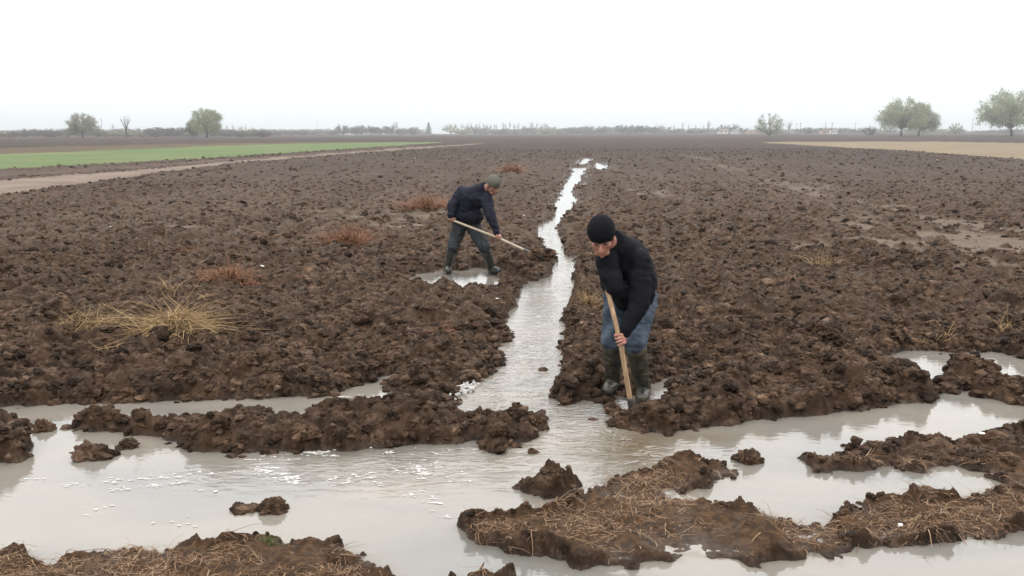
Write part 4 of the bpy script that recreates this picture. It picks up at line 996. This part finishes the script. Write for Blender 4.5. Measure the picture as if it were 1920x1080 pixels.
band(860, 1240, 30, 236, 244, 14, 30, 'bush', 800, 1000)
band(1050, 1110, 3, 236, 239, 20, 30, 'dark', 850, 950)
band(1160, 1225, 4, 234, 238, 20, 28, 'dark', 800, 900)
band(1240, 1420, 14, 239, 245, 14, 26, 'bush', 800, 1000)
band(1400, 1460, 3, 241, 245, 20, 34, 'dark', 820, 900)
band(1560, 1640, 4, 240, 244, 24, 38, 'dark', 820, 950)
band(1460, 1960, 26, 240, 246, 18, 34, 'bush', 800, 1000)
band(860, 1030, 26, 227, 234, 4, 7, 'poplar', 950, 1150)
band(736, 750, 3, 227, 231, 4, 5, 'poplar', 900, 1000)
band(180, 300, 3, 232, 238, 4, 6, 'poplar', 650, 750)
band(420, 480, 6, 231, 238, 4, 7, 'poplar', 700, 800)
band(1225, 1320, 8, 229, 236, 3, 6, 'poplar', 900, 1050)
far.sort()
cnt = {}
for (px, yt, wp, kd, Yd) in far:
    x, Y_ = place(px, 0, Yd); z = gz(x, Y_) - .1; el = math.atan((540 - yt) / F) - PITCH; hg = H + Yd * math.tan(el) - z; wd = wp * Yd / F
    nm = {'bush': 'far_tree', 'dark': 'leafy_tree', 'poplar': 'poplar_tree'}[kd]; i = cnt.get(kd, 0); cnt[kd] = i + 1
    e = empty(nm, (x, Y_, z), rt.uniform(0, 6.28)); e.scale = (wd, wd, hg)
    a, b_ = PR[(kd, rt.randrange(3))]
    for me, pn_ in ((a, 'trunk'), (b_, 'crown')):
        o = bpy.data.objects.new(pn_, me); link(o); o.parent = e
    tag(e, {'bush': 'low hazy grey tree in the horizon tree line, %s from the left', 'dark': 'darker leafy clump in the horizon tree line, %s from the left', 'poplar': 'thin hazy poplar on the horizon, %s from the left'}[kd] % ordinal(i), 'tree', 'trees of the far horizon line')

# poles
M_pole = mat('pole_grey', (.08, .08, .08), .8)
pl = [(192, 222, 520), (595, 228, 700), (1230, 231, 700), (1243, 232, 700), (1493, 231, 520), (1500, 230, 520), (1547, 229, 480), (1559, 229, 480), (1603, 230, 600), (1822, 222, 560), (1290, 232, 700)]
for i, (px, yt, Yd) in enumerate(sorted(pl)):
    x, Y_ = place(px, 0, Yd); z = gz(x, Y_); zt = H + Yd * math.tan(math.atan((540 - yt) / F) - PITCH); hh_ = zt - z
    e = empty('utility_pole', (x, Y_, z)); tag(e, 'thin grey utility pole on the horizon, %s from the left' % ordinal(i), 'pole', 'utility poles on the horizon')
    for nm, sh in (('post', [rcone((0, 0, 0), .16, (0, 0, hh_), .1, 8)]), ('crossarm', [rcone((-.9, 0, hh_ - .5), .07, (.9, 0, hh_ - .5), .07, 8)])):
        v, f_ = sh[0]; me = bpy.data.meshes.new(nm); me.from_pydata([tuple(q_) for q_ in v], [], f_); me.materials.append(M_pole); o = link(bpy.data.objects.new(nm, me)); o.parent = e
# low houses
M_wall = mat('whitewash', (.62, .60, .58), .9, col2=(.5, .47, .44), scale=.5); M_wall2 = mat('pinkish_wall', (.42, .30, .26), .9); M_roof = mat('grey_roof', (.13, .12, .125), .8); M_win = mat('dark_opening', (.03, .03, .035), .4)
def house(px, Yd, wpx, hm_, m, label):
    x, Y_ = place(px, 0, Yd); z = gz(x, Y_); wv = wpx * Yd / F / 2; dp = 3.0; e = empty('farm_building', (x, Y_, z)); tag(e, label, 'building', 'low farm buildings on the horizon')
    v = [(sx_ * wv, sy_ * dp, zz) for zz in (0, hm_) for sx_, sy_ in ((-1, -1), (1, -1), (1, 1), (-1, 1))]
    obj_np('wall', v, [(0, 1, 5, 4), (1, 2, 6, 5), (2, 3, 7, 6), (3, 0, 4, 7), (4, 5, 6, 7)], m, False, e)
    a = wv + .4; b_ = dp + .4; t_ = hm_ + 1.3
    rv = [(-a, -b_, hm_ + .01), (a, -b_, hm_ + .01), (a, b_, hm_ + .01), (-a, b_, hm_ + .01), (-a, 0, t_), (a, 0, t_)]
    obj_np('roof', rv, [(0, 1, 5, 4), (2, 3, 4, 5), (0, 4, 3, 3), (1, 2, 5, 5), (0, 3, 2, 1)][:2] + [(0, 3, 2, 1)], M_roof, False, e)
    k = max(2, int(wv / 1.8))
    for i in range(k):
        cx = -wv + (i + .5) * 2 * wv / k; q0, q1 = .9, min(2.1, hm_ - .4); f0 = -dp - .02
        wv_ = [(cx - .45, f0, q0), (cx + .45, f0, q0), (cx + .45, f0, q1), (cx - .45, f0, q1), (cx - .45, f0 + .05, q0), (cx + .45, f0 + .05, q0), (cx + .45, f0 + .05, q1), (cx - .45, f0 + .05, q1)]
        obj_np('window', wv_, [(0, 1, 2, 3), (4, 7, 6, 5), (0, 4, 5, 1), (1, 5, 6, 2), (2, 6, 7, 3), (3, 7, 4, 0)], M_win, False, e)
for a in [(1355, 640, 16, 2.4, M_wall, 'long white shed below the pair of dark round trees'), (1378, 650, 12, 2.2, M_wall, 'shorter white shed right of the long white shed'),
          (1412, 640, 26, 2.0, M_wall2, 'low dull shed just left of the pale bushy tree'), (1545, 600, 14, 3.0, M_wall2, 'pinkish hut on the horizon right of centre'), (1562, 620, 10, 3.0, M_wall, 'white hut next to the pinkish hut'),
          (180, 520, 10, 3.0, M_wall, 'white hut right of the leftmost round tree'), (293, 560, 12, 2.6, M_wall, 'pale hut between the bare tree and yellow-green tree'), (432, 560, 18, 2.6, M_wall2, 'low pinkish building right of the yellow-green tree'),
          (656, 800, 14, 2.6, M_wall, 'pale shed in the tree line left of the conifer'), (880, 850, 12, 2.8, M_wall, 'pale shed in the tree line below the poplars'), (132, 520, 12, 2.2, M_wall, 'pale hut left of the leftmost round tree')]: house(*a)

# ------------------------------------------------------------------ haze
hb = [(x, y, z) for z in (-1.6, 60) for x, y in ((-1720, -1720), (1720, -1720), (1720, 1720), (-1720, 1720))]
mh = bpy.data.materials.new('haze'); mh.use_nodes = True; t = mh.node_tree; t.nodes.clear()
oo = t.nodes.new('ShaderNodeOutputMaterial'); pv = t.nodes.new('ShaderNodeVolumePrincipled')
pv.inputs['Color'].default_value = (.985, .995, 1, 1); pv.inputs['Density'].default_value = .00066; pv.inputs['Anisotropy'].default_value = .82
t.links.new(pv.outputs[0], oo.inputs['Volume'])
o = obj_np('haze', hb, [(3, 2, 1, 0), (4, 5, 6, 7), (0, 1, 5, 4), (1, 2, 6, 5), (2, 3, 7, 6), (3, 0, 4, 7)], mh, False)
tag(o, 'pale damp haze over the far fields', 'haze', kind='stuff')
